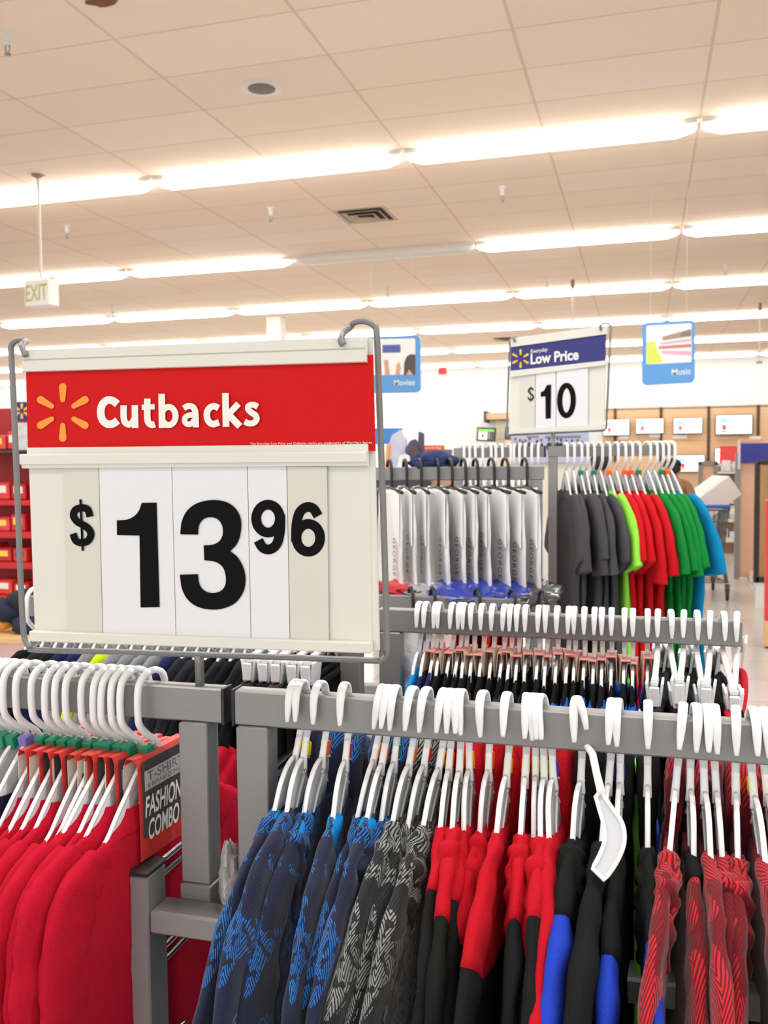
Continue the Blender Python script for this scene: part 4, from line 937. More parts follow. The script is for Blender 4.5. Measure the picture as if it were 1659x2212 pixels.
m.tube([tuple(Q(*C8(*q), .014 if 2 < k < len(fr_)-3 else -.006)) for k, q in enumerate(fr_)], .0032, 8); m.build('wire_frame', M_WIRE, lps, True)
a = Q(*C8(741, 505), .014); MB().tube([a, (atY(1195, 960, YT).x, YT-.004, tz-.005)], .006, 10).build('stem', M_WIRE, lps, True)

# ---------------------------------------------------------------- hanging department signs, exit sign, rods
M_BLUE = plain('sky_blue_sign', (88, 158, 226), rough=.35)
M_ROD = plain('pale_hanger_rod', (226, 220, 210), rough=.4)
def rrect(x0, y0, x1, y1, r_):
    out = []
    for cx, cy, a0 in ((x1-r_, y0+r_, -90), (x1-r_, y1-r_, 0), (x0+r_, y1-r_, 90), (x0+r_, y0+r_, 180)):
        for k in range(6): t = math.radians(a0+k*18); out.append((cx+r_*math.cos(t), cy+r_*math.sin(t)))
    return out
def hanging_sign(name, label, Y, box, slope, pic, text, tb):
    # box = x0,y0,x1,y1 in photo pixels at distance Y; slope = rise of the top edge
    def T(x, y, dy=0): return atY(x, y-slope*(x-box[0]), Y+dy)
    r = thing(name, label, 'sign', T((box[0]+box[2])/2, box[3]))
    m = MB(); m.prism([T(*q) for q in rrect(*box, 11)], (0, 0, 0), (0, .05, 0)); pnl = m.build('panel', M_BLUE, r, False)
    m = MB(); m.prism([T(*q, -.004) for q in rrect(*pic, 4)], (0, 0, 0), (0, .003, 0)); pp = m.build('picture', plain('white_print', (246, 246, 246), rough=.4), r, False)
    m = MB(); put_word(m, text, T(tb[0], tb[3], -.004), T(tb[2], tb[3], -.004), T(tb[0], tb[1], -.004), bold=.012); m.build('lettering', M_WHITEINK, r, False)
    for x in (box[0]+18, box[2]-18): a = T(x, box[1]+2, .025); MB().tube([a, (a.x, a.y, CEIL)], .0022, 6).build('rod', M_ROD, r)
    return r, pp, T
rS, ppS, T_ = hanging_sign('hanging_sign', 'blue hanging sign reading Music, at the upper right', 9.6, (1387, 697, 1501, 832), .055, (1396, 704, 1494, 788), 'Music', (1451, 801, 1493, 814))
def streak(T_, parent, pts, col, name='print', dy=-.007):
    m = MB(); m.prism([T_(*q, dy) for q in pts], (0, 0, 0), (0, .002, 0)); return m.build(name, plain('print_%d_%d_%d' % col, col, rough=.5), parent, False)
streak(T_, ppS, [(1397, 740), (1415, 738), (1420, 760), (1432, 784), (1398, 787)], (214, 232, 92))
streak(T_, ppS, [(1430, 730), (1493, 716), (1493, 732), (1432, 738)], (176, 150, 136)); streak(T_, ppS, [(1425, 742), (1493, 736), (1493, 743), (1428, 747)], (196, 196, 212))
streak(T_, ppS, [(1423, 750), (1493, 748), (1493, 756), (1423, 756)], (206, 134, 134)); streak(T_, ppS, [(1430, 760), (1493, 764), (1493, 774), (1430, 766)], (236, 176, 204)); streak(T_, ppS, [(1470, 723), (1493, 719), (1493, 731), (1470, 731)], (140, 124, 112), dy=-.010)
rS, ppS, T_ = hanging_sign('hanging_sign', 'blue hanging sign reading Movies, half hidden by the red sign', 10.4, (786, 727, 908, 850), .02, (796, 733, 897, 811), 'Movies', (851, 822, 896, 834))
streak(T_, ppS, [(826, 746), (865, 746), (865, 763), (826, 763)], (84, 96, 178)); streak(T_, ppS, [(872, 812), (873, 786), (878, 772), (887, 767), (897, 768), (897, 812)], (86, 76, 76))
streak(T_, ppS, [(829, 779), (838, 778), (842, 810), (832, 811)], (206, 164, 142)); streak(T_, ppS, [(854, 811), (856, 790), (862, 783), (866, 796), (864, 811)], (214, 168, 142)); streak(T_, ppS, [(877, 812), (884, 800), (892, 812)], (214, 172, 146), dy=-.010)
p = atZ(82, 378, CEIL); pe = atY(92, 604, p.y)
ex = thing('exit_sign', 'white EXIT sign hanging on a rod at the upper left', 'sign', (p.x, p.y, pe.z-.14))
R3 = Matrix.Rotation(math.radians(-8), 3, 'Z'); cz = pe.z-.13
MB().box((p.x, p.y, cz), (.30, .13, .25), R3, .01).build('housing', plain('white_exit_housing', (250, 248, 240), rough=.4), ex)
MB().box((p.x, p.y, cz+.135), (.30, .05, .02), R3, .004).build('top_plate', plain('pale_beige_plate', (228, 208, 192), rough=.5), ex)
MB().tube([(p.x, p.y, CEIL), (p.x, p.y, cz+.14)], .013, 10).build('rod', M_ROD, ex); MB().lathe([(.06, 0), (.06, -.01), (.02, -.03)], p, 14).build('canopy', plain('grey_canopy', (150, 130, 118), rough=.5), ex)
ctr = Vector((p.x, p.y, cz)); f1 = R3 @ Vector((0, -1, 0)); rr = R3 @ Vector((1, 0, 0))
m = MB(); o_ = ctr+f1*.068; put_word(m, 'EXIT', o_-rr*.13+Vector((0, 0, -.075)), o_+rr*.13+Vector((0, 0, -.075)), o_-rr*.13+Vector((0, 0, .075)), bold=.01); m.build('lettering', plain('pale_olive_ink', (206, 198, 120), rough=.5), ex, False)
for px, py, pb, lab in ((1237, 605, 740, 'thin white rod hanging from the ceiling above the low price sign'), (1642, 655, 780, 'thin white rod hanging from the ceiling at far right')):
    p = atZ(px, py, CEIL); b_ = atY(px, pb, p.y); r = thing('hanging_rod', lab, 'rod', (p.x, p.y, b_.z))
    MB().tube([p, (p.x, p.y, b_.z)], .014, 8).build('rod', M_ROD, r); MB().lathe([(.03, 0), (.03, -.10), (.02, -.12)], p, 10).build('ceiling_cap', plain('grey_canopy', (150, 130, 118)), r); (MB().box((p.x, p.y, b_.z-.11), (.6, .04, .22), None, .01).build('sign_plate', M_BOARD, r) if px < 1300 else MB().box((p.x, p.y, b_.z-.02), (.10, .03, .04), None, .005).build('clip', M_STEEL, r))
p = atY(956, 801, 24.5)
r = thing('exit_sign', 'small red sign below the ceiling of the far wall', 'sign', p); MB().box(p, (.22, .06, .2), None, .01).build('housing', plain('red_exit_box', (232, 70, 64), rough=.5), r); MB().tube([p+Vector((0, 0, .1)), (p.x, p.y, CEIL)], .01, 6).build('rod', M_ROD, r)

# ---------------------------------------------------------------- television wall
yw = WALL_Y
def Wp(px, py, dy=0): return atY(px, py, WALL_Y-.10+dy)
tl, br_ = Wp(1302, 887), Wp(1760, 874)
ztop = Wp(1500, 880).z
sl = MB().box(((tl.x+br_.x+3)/2, WALL_Y-.06, ztop/2), (br_.x+3-tl.x, .10, ztop)).build('slat_board_panel', M_SLAT); tag(sl, 'tan slat board panel behind the wall of televisions', 'wall panel')
for i, px in enumerate((1329, 1428, 1531, 1638)):
    P = Wp(px, 880); tag(MB().box((P.x, WALL_Y-.12, ztop-.72), (.075, .04, 1.5)).build('wall_upright', plain('dark_brown_strip', (84, 66, 52), rough=.6)), 'dark vertical strip on the tan television wall, %s from the left' % nth(i+1), 'wall strip', 'dark strips on the television wall')
tag(MB().box(((tl.x+br_.x+3)/2, WALL_Y-.115, ztop+.01), (br_.x+3-tl.x, .05, .03)).build('cap_rail', plain('grey_cap_rail', (160, 150, 140), rough=.5)), 'thin grey rail along the top of the television wall', 'rail')
M_SCREEN = emis('lit_tv_screen', (226, 244, 250), 1.05); M_TVRED = emis('tv_red_patch', (226, 70, 70), .8); M_TVCY = emis('tv_cyan_patch', (140, 214, 236), .9); M_TVDK = plain('black_tv_frame', (28, 28, 30), rough=.4)
TVS = [(1303, 906, 1360, 942, 'cut off by the low price sign'), (1373, 904, 1434, 938, 'left of the second pair'), (1454, 903, 1517, 938, 'near the middle of the wall'), (1544, 896, 1625, 940, 'largest, at the upper right'), (1460, 983, 1522, 1020, 'in the lower row beside the capped person'), (1543, 968, 1600, 1002, 'in the lower row behind the red header')]
for i, (x0, y0, x1, y1, d_) in enumerate(TVS):
    a, b_ = Wp(x0, y1), Wp(x1, y0); w_, h_ = b_.x-a.x, b_.z-a.z; c_ = Vector(((a.x+b_.x)/2, WALL_Y-.20, (a.z+b_.z)/2))
    r = thing('television', 'wall-mounted lit television, %s' % d_, 'television', (c_.x, c_.y, a.z), 'televisions on the back wall')
    MB().box(c_, (w_, .08, h_), None, .015).build('casing', M_TVDK, r); MB().box(c_+Vector((0, .07, 0)), (.2, .08, .2)).build('mount', M_TVDK, r)
    sc = MB().box(c_+Vector((0, -.042, .005)), (w_*.955, .006, h_*.93)).build('screen', M_SCREEN, r)
    MB().box(c_+Vector((-w_*.28, -.047, h_*.22)), (w_*.2, .004, h_*.22)).build('picture_sky', M_TVCY, sc); MB().box(c_+Vector((-w_*.26, -.047, -h_*.12)), (w_*.11, .004, h_*.26)).build('picture_red', M_TVRED, sc); MB().box(c_+Vector((-w_*.27, -.047, -h_*.32)), (w_*.15, .004, h_*.06)).build('picture_base', M_TVDK, sc)
for i, (x0, y0, x1, y1) in enumerate(((1336, 941, 1358, 949), (1403, 937, 1426, 945), (1454, 940, 1484, 948), (1618, 942, 1643, 950))):
    a, b_ = Wp(x0, y1), Wp(x1, y0); tag(MB().box(((a.x+b_.x)/2, WALL_Y-.13, (a.z+b_.z)/2), (b_.x-a.x, .05, b_.z-a.z)).build('price_label', plain('white_price_label', (238, 238, 240), rough=.5)), 'white price label under the televisions, %s from the left' % nth(i+1), 'price label', 'price labels below the televisions')
a, b_ = Wp(1310, 920), Wp(1650, 914)
# cabinet, monitors, poster banner against the back wall
def wallbox(x0, y0, x1, y1, d, name, m, parent=None, Y=None, bev=0):
    Y = Y or WALL_Y-.02; a, b_ = atY(x0, y1, Y-d), atY(x1, y0, Y-d); return MB().box(((a.x+b_.x)/2, Y-d/2, (a.z+b_.z)/2), (b_.x-a.x, d, b_.z-a.z), None, bev).build(name, m, parent, False if not bev else 'auto')
P = atY(1075, 905, WALL_Y-.5); cab = thing('wall_cabinet', 'tan wall cabinet with dark end, left of the low price sign', 'cabinet', (P.x, WALL_Y-.3, 0))
wallbox(1048, 889, 1200, 906, .6, 'header', M_TAN, cab); wallbox(1045, 888, 1050, 912, .62, 'end_panel', plain('dark_brown_strip', (84, 66, 52)), cab); wallbox(1072, 906, 1200, 1010, .3, 'back_panel', plain('cream_back_panel', (226, 220, 202), rough=.6), cab)
def monitor(x0, y0, x1, y1, label, yaw_, green=True):
    Y = WALL_Y-.95; a, b_ = atY(x0, y1, Y), atY(x1, y0, Y); c_ = Vector(((a.x+b_.x)/2, Y, (a.z+b_.z)/2)); w_, h_ = b_.x-a.x, b_.z-a.z; R_ = Matrix.Rotation(.06, 3, 'Y')
    r = thing('monitor', label, 'monitor', c_-Vector((0, 0, h_/2))); MB().box(c_, (w_, .07, h_), R_, .01).build('casing', plain('dark_green_black_casing', (42, 46, 40), rough=.5), r)
    MB().box(c_+Vector((0, .2, 0)), (.08, .34, .08)).build('wall_arm', M_TVDK, r)
    s_ = MB().box(c_+Vector((0, -.037, 0)), (w_*.86, .006, h_*.82), R_).build('screen', plain('grey_screen', (92, 96, 92), rough=.4), r)
    if green:
        MB().box(c_+Vector((0, -.042, h_*.30)), (w_*.86, .004, h_*.16), R_).build('green_band', emis('green_band', (120, 196, 90), .7), s_)
        MB().box(c_+Vector((-w_*.17, -.042, -h_*.08)), (w_*.46, .004, h_*.56), R_).build('white_page', emis('white_page', (226, 236, 224), .8), s_); m = MB(); m.sphere(c_+Vector((-w_*.17, -.046, -h_*.08)), h_*.10, (1, .05, 1), 10, 6); m.build('dark_blot', M_TVDK, s_)
        MB().box(c_+Vector((w_*.17, -.042, -h_*.08)), (w_*.05, .004, h_*.45), R_).build('grey_column', plain('pale_grey_print', (190, 192, 190)), s_)
monitor(1030, 923, 1071, 954, 'tilted monitor with a green band and white page on its screen', .2); monitor(1091, 922, 1118, 950, 'monitor half hidden behind the low price sign edge', .2, False)
Yb = WALL_Y-1.4; P = atY(1190, 962, Yb); bn = thing('poster_banner', 'long pale blue poster with a row of people heads under the low price sign', 'poster', P)
a, b_ = atY(1104, 1000, Yb), atY(1272, 930, Yb); MB().box(((a.x+b_.x)/2, Yb, (a.z+b_.z)/2), (b_.x-a.x, .06, b_.z-a.z)).build('panel', plain('pale_blue_print', (178, 190, 226), rough=.5), bn)
MB().box(((a.x+b_.x)/2, Yb+.2, a.z/2), (b_.x-a.x, .1, a.z)).build('base', M_BOARD, bn)
MB().box((atY(1098, 945, Yb).x, Yb-.01, (a.z+b_.z)/2-.1), (.16, .06, (b_.z-a.z)*.7)).build('side_post', plain('cream_orange_print', (238, 214, 196)), bn)
hc = [plain('print_skin', (190, 140, 116), rough=.6), plain('print_hair', (62, 48, 44), rough=.6), plain('print_clothes', (48, 50, 56), rough=.6)]
for i, (hx_, hy_) in enumerate(((1113, 950), (1123, 953), (1129, 957), (1135, 954), (1144, 950), (1160, 954), (1169, 952), (1186, 950), (1204, 950), (1212, 951), (1223, 954), (1236, 953), (1248, 953), (1257, 957))):
    def disc(cx, cy, rx, ry, dy): return [atY(cx+rx*math.cos(2*PI*k/14), cy+ry*math.sin(2*PI*k/14), Yb-dy) for k in range(14)]
    m = MB(); m.prism(disc(hx_, hy_+15, 6, 10, .034), (0, 0, 0), (0, .003, 0)); m.build('printed_shoulders', hc[2], bn, False)
    m = MB(); m.prism(disc(hx_, hy_, 2.6, 3.6, .037), (0, 0, 0), (0, .003, 0)); f_ = m.build('printed_face', hc[i % 2 if i > 4 else 0], bn, False)
    m = MB(); m.prism(disc(hx_, hy_-2.2, 2.7, 1.9, .040), (0, 0, 0), (0, .003, 0)); m.build('printed_hair', hc[1], f_, False)
for x0, x1 in ((1138, 1164), (1178, 1255)):
    m = MB(); q = atY(x0, 942, Yb-.034), atY(x1, 946, Yb-.034); m.box(((q[0].x+q[1].x)/2, Yb-.034, (q[0].z+q[1].z)/2), (q[1].x-q[0].x, .006, abs(q[0].z-q[1].z))); m.build('title_strip', plain('grey_blue_print', (116, 122, 156)), bn, False)
# film display and orange price box
Yd = 7.5
def dpanel(pts, Y, m, name, parent, th=.03): mm = MB(); mm.prism([atY(*q, Y) for q in pts], (0, 0, 0), (0, th, 0)); return mm.build(name, m, parent, False)
st_ = thing('film_display', 'cardboard film display in icy blues and dark figures right of the red sign', 'display stand', (atY(868, 1000, Yd).x, Yd+.1, 0))
dpanel([(800, 925), (868, 925), (866, 958), (800, 960)], Yd+.02, plain('display_blue', (62, 132, 206), rough=.4), 'header', st_)
dpanel([(840, 960), (846, 940), (866, 928), (872, 940), (878, 948), (876, 1010), (838, 1010)], Yd, plain('icy_lilac_print', (196, 200, 232), rough=.4, vary=.2, bscale=6), 'back_card', st_)
dpanel([(874, 1010), (876, 968), (886, 952), (897, 948), (903, 956), (904, 932), (915, 936), (915, 1010)], Yd-.03, plain('dark_scene_print', (70, 70, 92), rough=.5, vary=.4, bscale=9), 'dark_card', st_)
dpanel([(888, 1000), (889, 972), (894, 960), (898, 958), (902, 966), (910, 982), (906, 1000)], Yd-.06, plain('brown_figure_print', (96, 66, 64), rough=.6), 'figure_card', st_, .02)
dpanel([(831, 1012), (835, 960), (841, 960), (839, 1012)], Yd-.03, plain('orange_strip', (244, 164, 70), rough=.5), 'orange_strip', st_)
dpanel([(857, 1012), (862, 985), (874, 980), (884, 985), (888, 1012)], Yd-.08, plain('white_snow_print', (226, 230, 236), rough=.5), 'white_card', st_)
a, b_ = atY(800, 1010, Yd), atY(915, 1010, Yd); MB().box(((a.x+b_.x)/2, Yd+.15, a.z/2), (b_.x-a.x, .3, a.z), None, .01).build('base', plain('dark_display_base', (58, 56, 66), rough=.6), st_)
Yo = 7.9; ob = thing('video_box_display', 'orange topped display of video boxes behind the navy heap', 'display stand', (atY(935, 985, Yo).x, Yo+.1, 0))
dpanel([(914, 962), (959, 962), (959, 971), (914, 971)], Yo, plain('orange_header', (250, 112, 40), rough=.5), 'header', ob)
m = MB(); put_word(m, '$19.96', atY(918, 971, Yo-.004), atY(953, 971, Yo-.004), atY(918, 966, Yo-.004), bold=.02); m.build('lettering', M_WHITEINK, ob, False)
for i, (x0, x1, c_) in enumerate(((914, 929, (176, 84, 60)), (930, 953, (150, 116, 88)), (955, 974, (96, 100, 108)))): dpanel([(x0, 971), (x1, 971), (x1, 988), (x0, 988)], Yo-.01, plain('video_cover_%d' % i, c_, rough=.4, vary=.5, bscale=16), 'video_case', ob, .06)
a, b_ = atY(914, 988, Yo), atY(980, 988, Yo); MB().box(((a.x+b_.x)/2, Yo+.2, a.z/2), (b_.x-a.x, .3, a.z)).build('base', M_TAN, ob)

# ---------------------------------------------------------------- people
def person(px, py_top, Y, label, jacket, trousers_, cap, skin, yaw_=0.0):
    P = atY(px, py_top, Y); H_ = P.z; k = H_/1.70
    r = thing('person', label, 'person', (P.x, Y, 0))
    V = [(0, 0, .93), (0, 0, 1.10), (0, 0, 1.30), (0, .0, 1.43), (0, -.01, 1.50), (0, -.02, 1.60), (0, -.02, 1.66), (.17, 0, 1.39), (.24, .02, 1.13), (.23, -.10, .90), (.235, -.14, .83), (-.17, 0, 1.39), (-.24, .02, 1.13), (-.23, -.10, .90), (-.235, -.14, .83), (.10, 0, .88), (.11, 0, .48), (.115, .03, .08), (.12, -.10, .035), (-.10, 0, .88), (-.11, 0, .48), (-.115, .03, .08), (-.12, -.10, .035)]
    E_ = [(0, 1), (1, 2), (2, 3), (3, 4), (4, 5), (5, 6), (3, 7), (7, 8), (8, 9), (9, 10), (3, 11), (11, 12), (12, 13), (13, 14), (0, 15), (15, 16), (16, 17), (17, 18), (0, 19), (19, 20), (20, 21), (21, 22)]
    Rr = [(.15, .11), (.14, .10), (.16, .115), (.09, .08), (.055, .055), (.075, .09), (.07, .085), (.07, .06), (.052, .05), (.038, .036), (.03, .04), (.07, .06), (.052, .05), (.038, .036), (.03, .04), (.088, .088), (.06, .06), (.042, .042), (.04, .035), (.088, .088), (.06, .06), (.042, .042), (.04, .035)]
    for s, h in ((1, 10), (-1, 14)):                      # palm continues into four fingers and a thumb
        hx_, hy_, hz_ = V[h]
        for q, (dx, ln) in enumerate(((-.026, .075), (-.009, .085), (.009, .080), (.026, .062))):
            n0 = len(V); V += [(hx_+s*dx*.4, hy_+dx, hz_-.035), (hx_+s*dx*.4-s*.006, hy_+dx-.006, hz_-.035-ln*.5), (hx_+s*dx*.4-s*.018, hy_+dx-.012, hz_-.035-ln)]
            E_ += [(h, n0), (n0, n0+1), (n0+1, n0+2)]; Rr += [(.011, .011), (.0095, .0095), (.008, .008)]
        n0 = len(V); V += [(hx_-s*.014, hy_-.040, hz_-.012), (hx_-s*.022, hy_-.052, hz_-.045)]; E_ += [(h, n0), (n0, n0+1)]; Rr += [(.012, .012), (.0095, .0095)]
    NV = len(V); V += [(0, 0, .74)]; E_ += [(0, NV)]; Rr += [(.19, .125)]   # jacket hem
    def skin_mesh(idx, name, m, grow):
        mp = {q: n for n, q in enumerate(idx)}; me = bpy.data.meshes.new(name)
        me.from_pydata([tuple(x*k for x in V[q]) for q in idx], [(mp[a], mp[b]) for a, b in E_ if a in mp and b in mp], [])
        o = bpy.data.objects.new(name, me); COL.objects.link(o); md = o.modifiers.new('skin', 'SKIN'); md.use_smooth_shade = True
        for q, sv in zip(idx, me.skin_vertices[0].data): sv.radius = (Rr[q][0]*k*grow, Rr[q][1]*k*grow); sv.use_root = False
        me.skin_vertices[0].data[0].use_root = True; sb = o.modifiers.new('sub', 'SUBSURF'); sb.levels = 1; sb.render_levels = 1
        dg = bpy.context.evaluated_depsgraph_get(); me2 = bpy.data.meshes.new_from_object(o.evaluated_get(dg)); bpy.data.objects.remove(o); me2.materials.clear(); me2.materials.append(m)
        for p_ in me2.polygons: p_.use_smooth = True
        o2 = bpy.data.objects.new(name, me2); COL.objects.link(o2); o2.parent = r; return o2
    skin_mesh(list(range(NV)), 'body', skin, 1.0); skin_mesh([0, 1, 2, 3, 7, 8, 9, 11, 12, 13, NV], 'jacket', jacket, 1.15)
    for s in (-1, 1):
        m = MB(); m.tube([tuple(v*k for v in q) for q in ((s*.075, 0, .93), (s*.095, 0, .84), (s*.105, 0, .66), (s*.11, 0, .48), (s*.113, .015, .25), (s*.115, .025, .065))], [q*k for q in (.098, .102, .088, .072, .064, .062)], 14); lg = m.build('trouser_leg', trousers_, None, True); lg.parent = r
    m = MB(); m.sphere((0, -.01*k, 1.635*k), .102*k, (1, 1.12, .72), 16, 9); cp = m.build('cap' if cap is not None else 'hair', cap, None, True); cp.parent = r
    for s in (-1, 1):
        m = MB(); m.sphere((s*.118*k, -.045*k, .048*k), .062*k, (.85, 2.2, .78), 14, 8); sh = m.build('shoe', plain('dark_shoe', (44, 42, 44), rough=.6), None, True); sh.parent = r
        m = MB(); m.sphere((s*.085*k, -.005*k, 1.585*k), .028*k, (.35, .7, 1.1), 10, 7); er = m.build('ear', skin, None, True); er.parent = r
    m = MB(); m.sphere((0, .012*k, 1.60*k), .094*k, (1, 1.0, .8), 14, 8); hr = m.build('hair', plain('dark_hair', (40, 32, 30), rough=.7), None, True); hr.parent = r
    r.rotation_euler.z = yaw_
SK = plain('skin', (176, 122, 96), rough=.6, sss=.1)
person(1452, 991, 9.6, 'person in a black cap and brown jacket behind the green tees', plain('brown_jacket', (146, 108, 76), rough=.8), plain('dark_trousers', (50, 50, 58), rough=.9), plain('black_cap', (26, 24, 26), rough=.8), SK, PI)
person(1297, 979, 8.8, 'person in dark cap and brick red jacket seen through white tee hangers', plain('brick_jacket', (156, 84, 74), rough=.8), plain('dark_trousers', (50, 50, 58)), plain('charcoal_cap', (56, 56, 60), rough=.8), SK, PI)

# ---------------------------------------------------------------- right aisle: shopping cart, gondolas
cp = atZ(1566, 1296, 0)
cart = thing('shopping_cart', 'grey wire shopping cart with a large white box in the right aisle', 'cart', (cp.x-.25, cp.y+.3, 0))
C0 = Vector((cp.x-.25, cp.y+.35, 0)); M_CART = plain('dark_cart_wire', (92, 88, 86), rough=.4, metal=.5)
hw0, hw1 = .29, .24; z0, z1 = .45, .98
def cpt(u, v, z): return C0+Vector((u, v, z))
m = MB()
for z, e in ((z0, .05), (.62, .03), (.80, .015), (z1, 0)):
    m.tube([cpt(-.28+e, -.38+e, z), cpt(.28-e, -.38+e, z), cpt(.24-e, .45-e*2, z-.0), cpt(-.24+e, .45-e*2, z)], .006 if z != z1 else .011, 6, True)
m.build('rim', M_CART, cart)
m = MB()
for k in range(12):
    t = k/11; a0 = cpt(-.28+.56*t, -.38, z1); b0 = cpt((-.23+.46*t), -.33, z0); m.tube([a0, b0], .0035, 5); m.tube([cpt(-.24+.48*t, .45, z1), cpt(-.19+.38*t, .35, z0)], .0035, 5); m.tube([b0, cpt(-.19+.38*t, .35, z0)], .0035, 5)
for k in range(1, 14):
    t = k/14
    for s in (-1, 1): m.tube([cpt(s*(.28-.04*t), -.38+.83*t, z1), cpt(s*(.23-.04*t), -.33+.68*t, z0)], .0035, 5)
m.build('basket_wire', M_CART, cart)
MB().tube([cpt(-.28, -.44, 1.02), cpt(.28, -.44, 1.02)], .02, 10).build('handle', plain('blue_handle', (40, 84, 190), rough=.4), cart)
m = MB()
for s in (-1, 1):
    m.tube([cpt(s*.28, -.44, 1.02), cpt(s*.28, -.38, z1)], .012, 8); m.tube([cpt(s*.20, .30, z0), cpt(s*.25, -.10, .40), cpt(s*.27, -.34, .20)], .014, 8); m.tube([cpt(s*.23, -.33, z0), cpt(s*.25, -.38, .2)], .014, 8); m.tube([cpt(s*.27, -.38, .20), cpt(s*.18, .42, .16)], .014, 8)
for k in range(5): t = k/4; m.tube([cpt(-.26+.07*t, -.36+.74*t, .19), cpt(.26-.07*t, -.36+.74*t, .19)], .007, 6)
m.build('chassis', M_CART, cart)
for s, v, u in ((-1, -.38, .27), (1, -.38, .27), (-1, .42, .18), (1, .42, .18)):
    m = MB(); w_ = cpt(s*u, v, .062)
    R_ = Matrix.Rotation(PI/2, 3, 'Y'); mm = MB().lathe([(.02, -.016), (.055, -.016), (.062, -.01), (.062, .01), (.055, .016), (.02, .016)], (0, 0, 0), 18); m.add([R_ @ q+w_ for q in mm.v], mm.f); wh = m.build('wheel', plain('black_rubber', (40, 38, 36), rough=.6), cart)
    MB().box(w_+Vector((0, .01, .07)), (.05, .03, .09), None, .005).build('fork', M_CART, wh)
bx_ = thing('cardboard_box', 'large plain white box tilted in the shopping cart', 'box', cpt(.02, .03, .96))
Rb = Matrix.Rotation(.35, 3, 'Z') @ Matrix.Rotation(-.62, 3, 'Y'); MB().box(cpt(.06, .02, 1.06), (.62, .42, .26), Rb, .006).build('carton', plain('white_carton', (236, 228, 228), rough=.6), bx_); MB().box(cpt(.06, .02, 1.06)+Rb @ Vector((.312, 0, 0)), (.004, .30, .16), Rb).build('end_label', plain('tan_label', (206, 160, 140), rough=.6), bx_)
def goods(parent_label, x0, x1, y, zs, cols, seed, name, cat, group, d=.22, hmin=.14, hmax=.24, wmin=.10, wmax=.2, axis='x'):
    rnd = random.Random(seed); k = 0
    for si, z in enumerate(zs):
        x = x0+.02
        while x < x1-wmin:
            w_ = min(rnd.uniform(wmin, wmax), x1-x-.01); h = rnd.uniform(hmin, hmax); c_ = rnd.choice(cols); k += 1
            cc = (x+w_/2, y, z+h/2) if axis == 'x' else (y, x+w_/2, z+h/2); dd = (w_*.95, d, h) if axis == 'x' else (d, w_*.95, h)
            r = thing(name, '%s, %s from the %s on the %s shelf down' % (parent_label, nth(1+sum(1 for _ in range(0))+int((x-x0)/.001) % 1+goods.n), 'left' if axis == 'x' else 'front', nth(si+1)), cat, (cc[0], cc[1], z), group)
            MB().box(cc, dd, None, .012).build('pack', plain('pack_%d_%d_%d' % c_, c_, rough=.35, vary=.15, bscale=12), r)
            f_ = (cc[0], cc[1]-d/2-.002, cc[2]+h*.1) if axis == 'x' else (cc[0]-d/2-.002, cc[1], cc[2]+h*.1); fd = (w_*.6, .004, h*.4) if axis == 'x' else (.004, w_*.6, h*.4)
            c2 = rnd.choice([(244, 236, 220), (250, 214, 90), (236, 236, 240), (60, 70, 140)]); MB().box(f_, fd).build('front_label', plain('packlabel_%d_%d_%d' % c2, c2, rough=.4), r)
            goods.n += 1; x += w_+rnd.uniform(.004, .02)
        goods.n = 0
goods.n = 0
# gondola with blue header, side turned to the aisle
g0 = atZ(1592, 1244, 0); YA = 12.3
ga = thing('store_gondola', 'grey gondola with tan side panel under a plain blue header on the right', 'shelving', (1.5, YA, 0))
a, b_ = atY(1596, 1215, YA), atY(1634, 1000, YA)
MB().box(((a.x+b_.x)/2+.02, YA, .9*1.0), (b_.x-a.x+.1, .05, 1.75), None, .004).build('side_panel', M_TAN, ga)
MB().box((a.x-.03, YA-.02, .8), (.06, .06, 1.6), None, .004).build('post', M_STEEL, ga)
MB().box(((a.x+b_.x)/2+.55, YA+.02, atY(1600, 1004, YA).z), (1.4, .06, .05), None, .004).build('top_rail', M_STEEL, ga)
c0, c1_ = atY(1598, 1000, YA-.05), atY(1680, 957, YA-.05); MB().box(((c0.x+c1_.x)/2, YA-.05, (c0.z+c1_.z)/2), (c1_.x-c0.x, .04, c1_.z-c0.z), None, .004).build('header', plain('royal_blue_header', (44, 52, 146), rough=.4), ga)
MB().box((c0.x-.01, YA-.05, (c0.z+c1_.z)/2-.02), (.03, .05, c1_.z-c0.z+.12)).build('header_post', plain('pale_lilac_post', (214, 206, 214), rough=.4), ga)
f0, f1_, f2 = atZ(1588, 1216, 0), atZ(1625, 1262, 0), atZ(1700, 1262, 0)
m = MB(); m.prism([Vector((f0.x, f0.y, 0)), Vector((f1_.x, f1_.y, 0)), Vector((f1_.x+1.2, f1_.y, 0)), Vector((f0.x+1.3, f0.y, 0))], (0, 0, .005), (0, 0, .10)); m.build('base_deck', plain('white_deck', (214, 212, 214), rough=.35), ga, False)
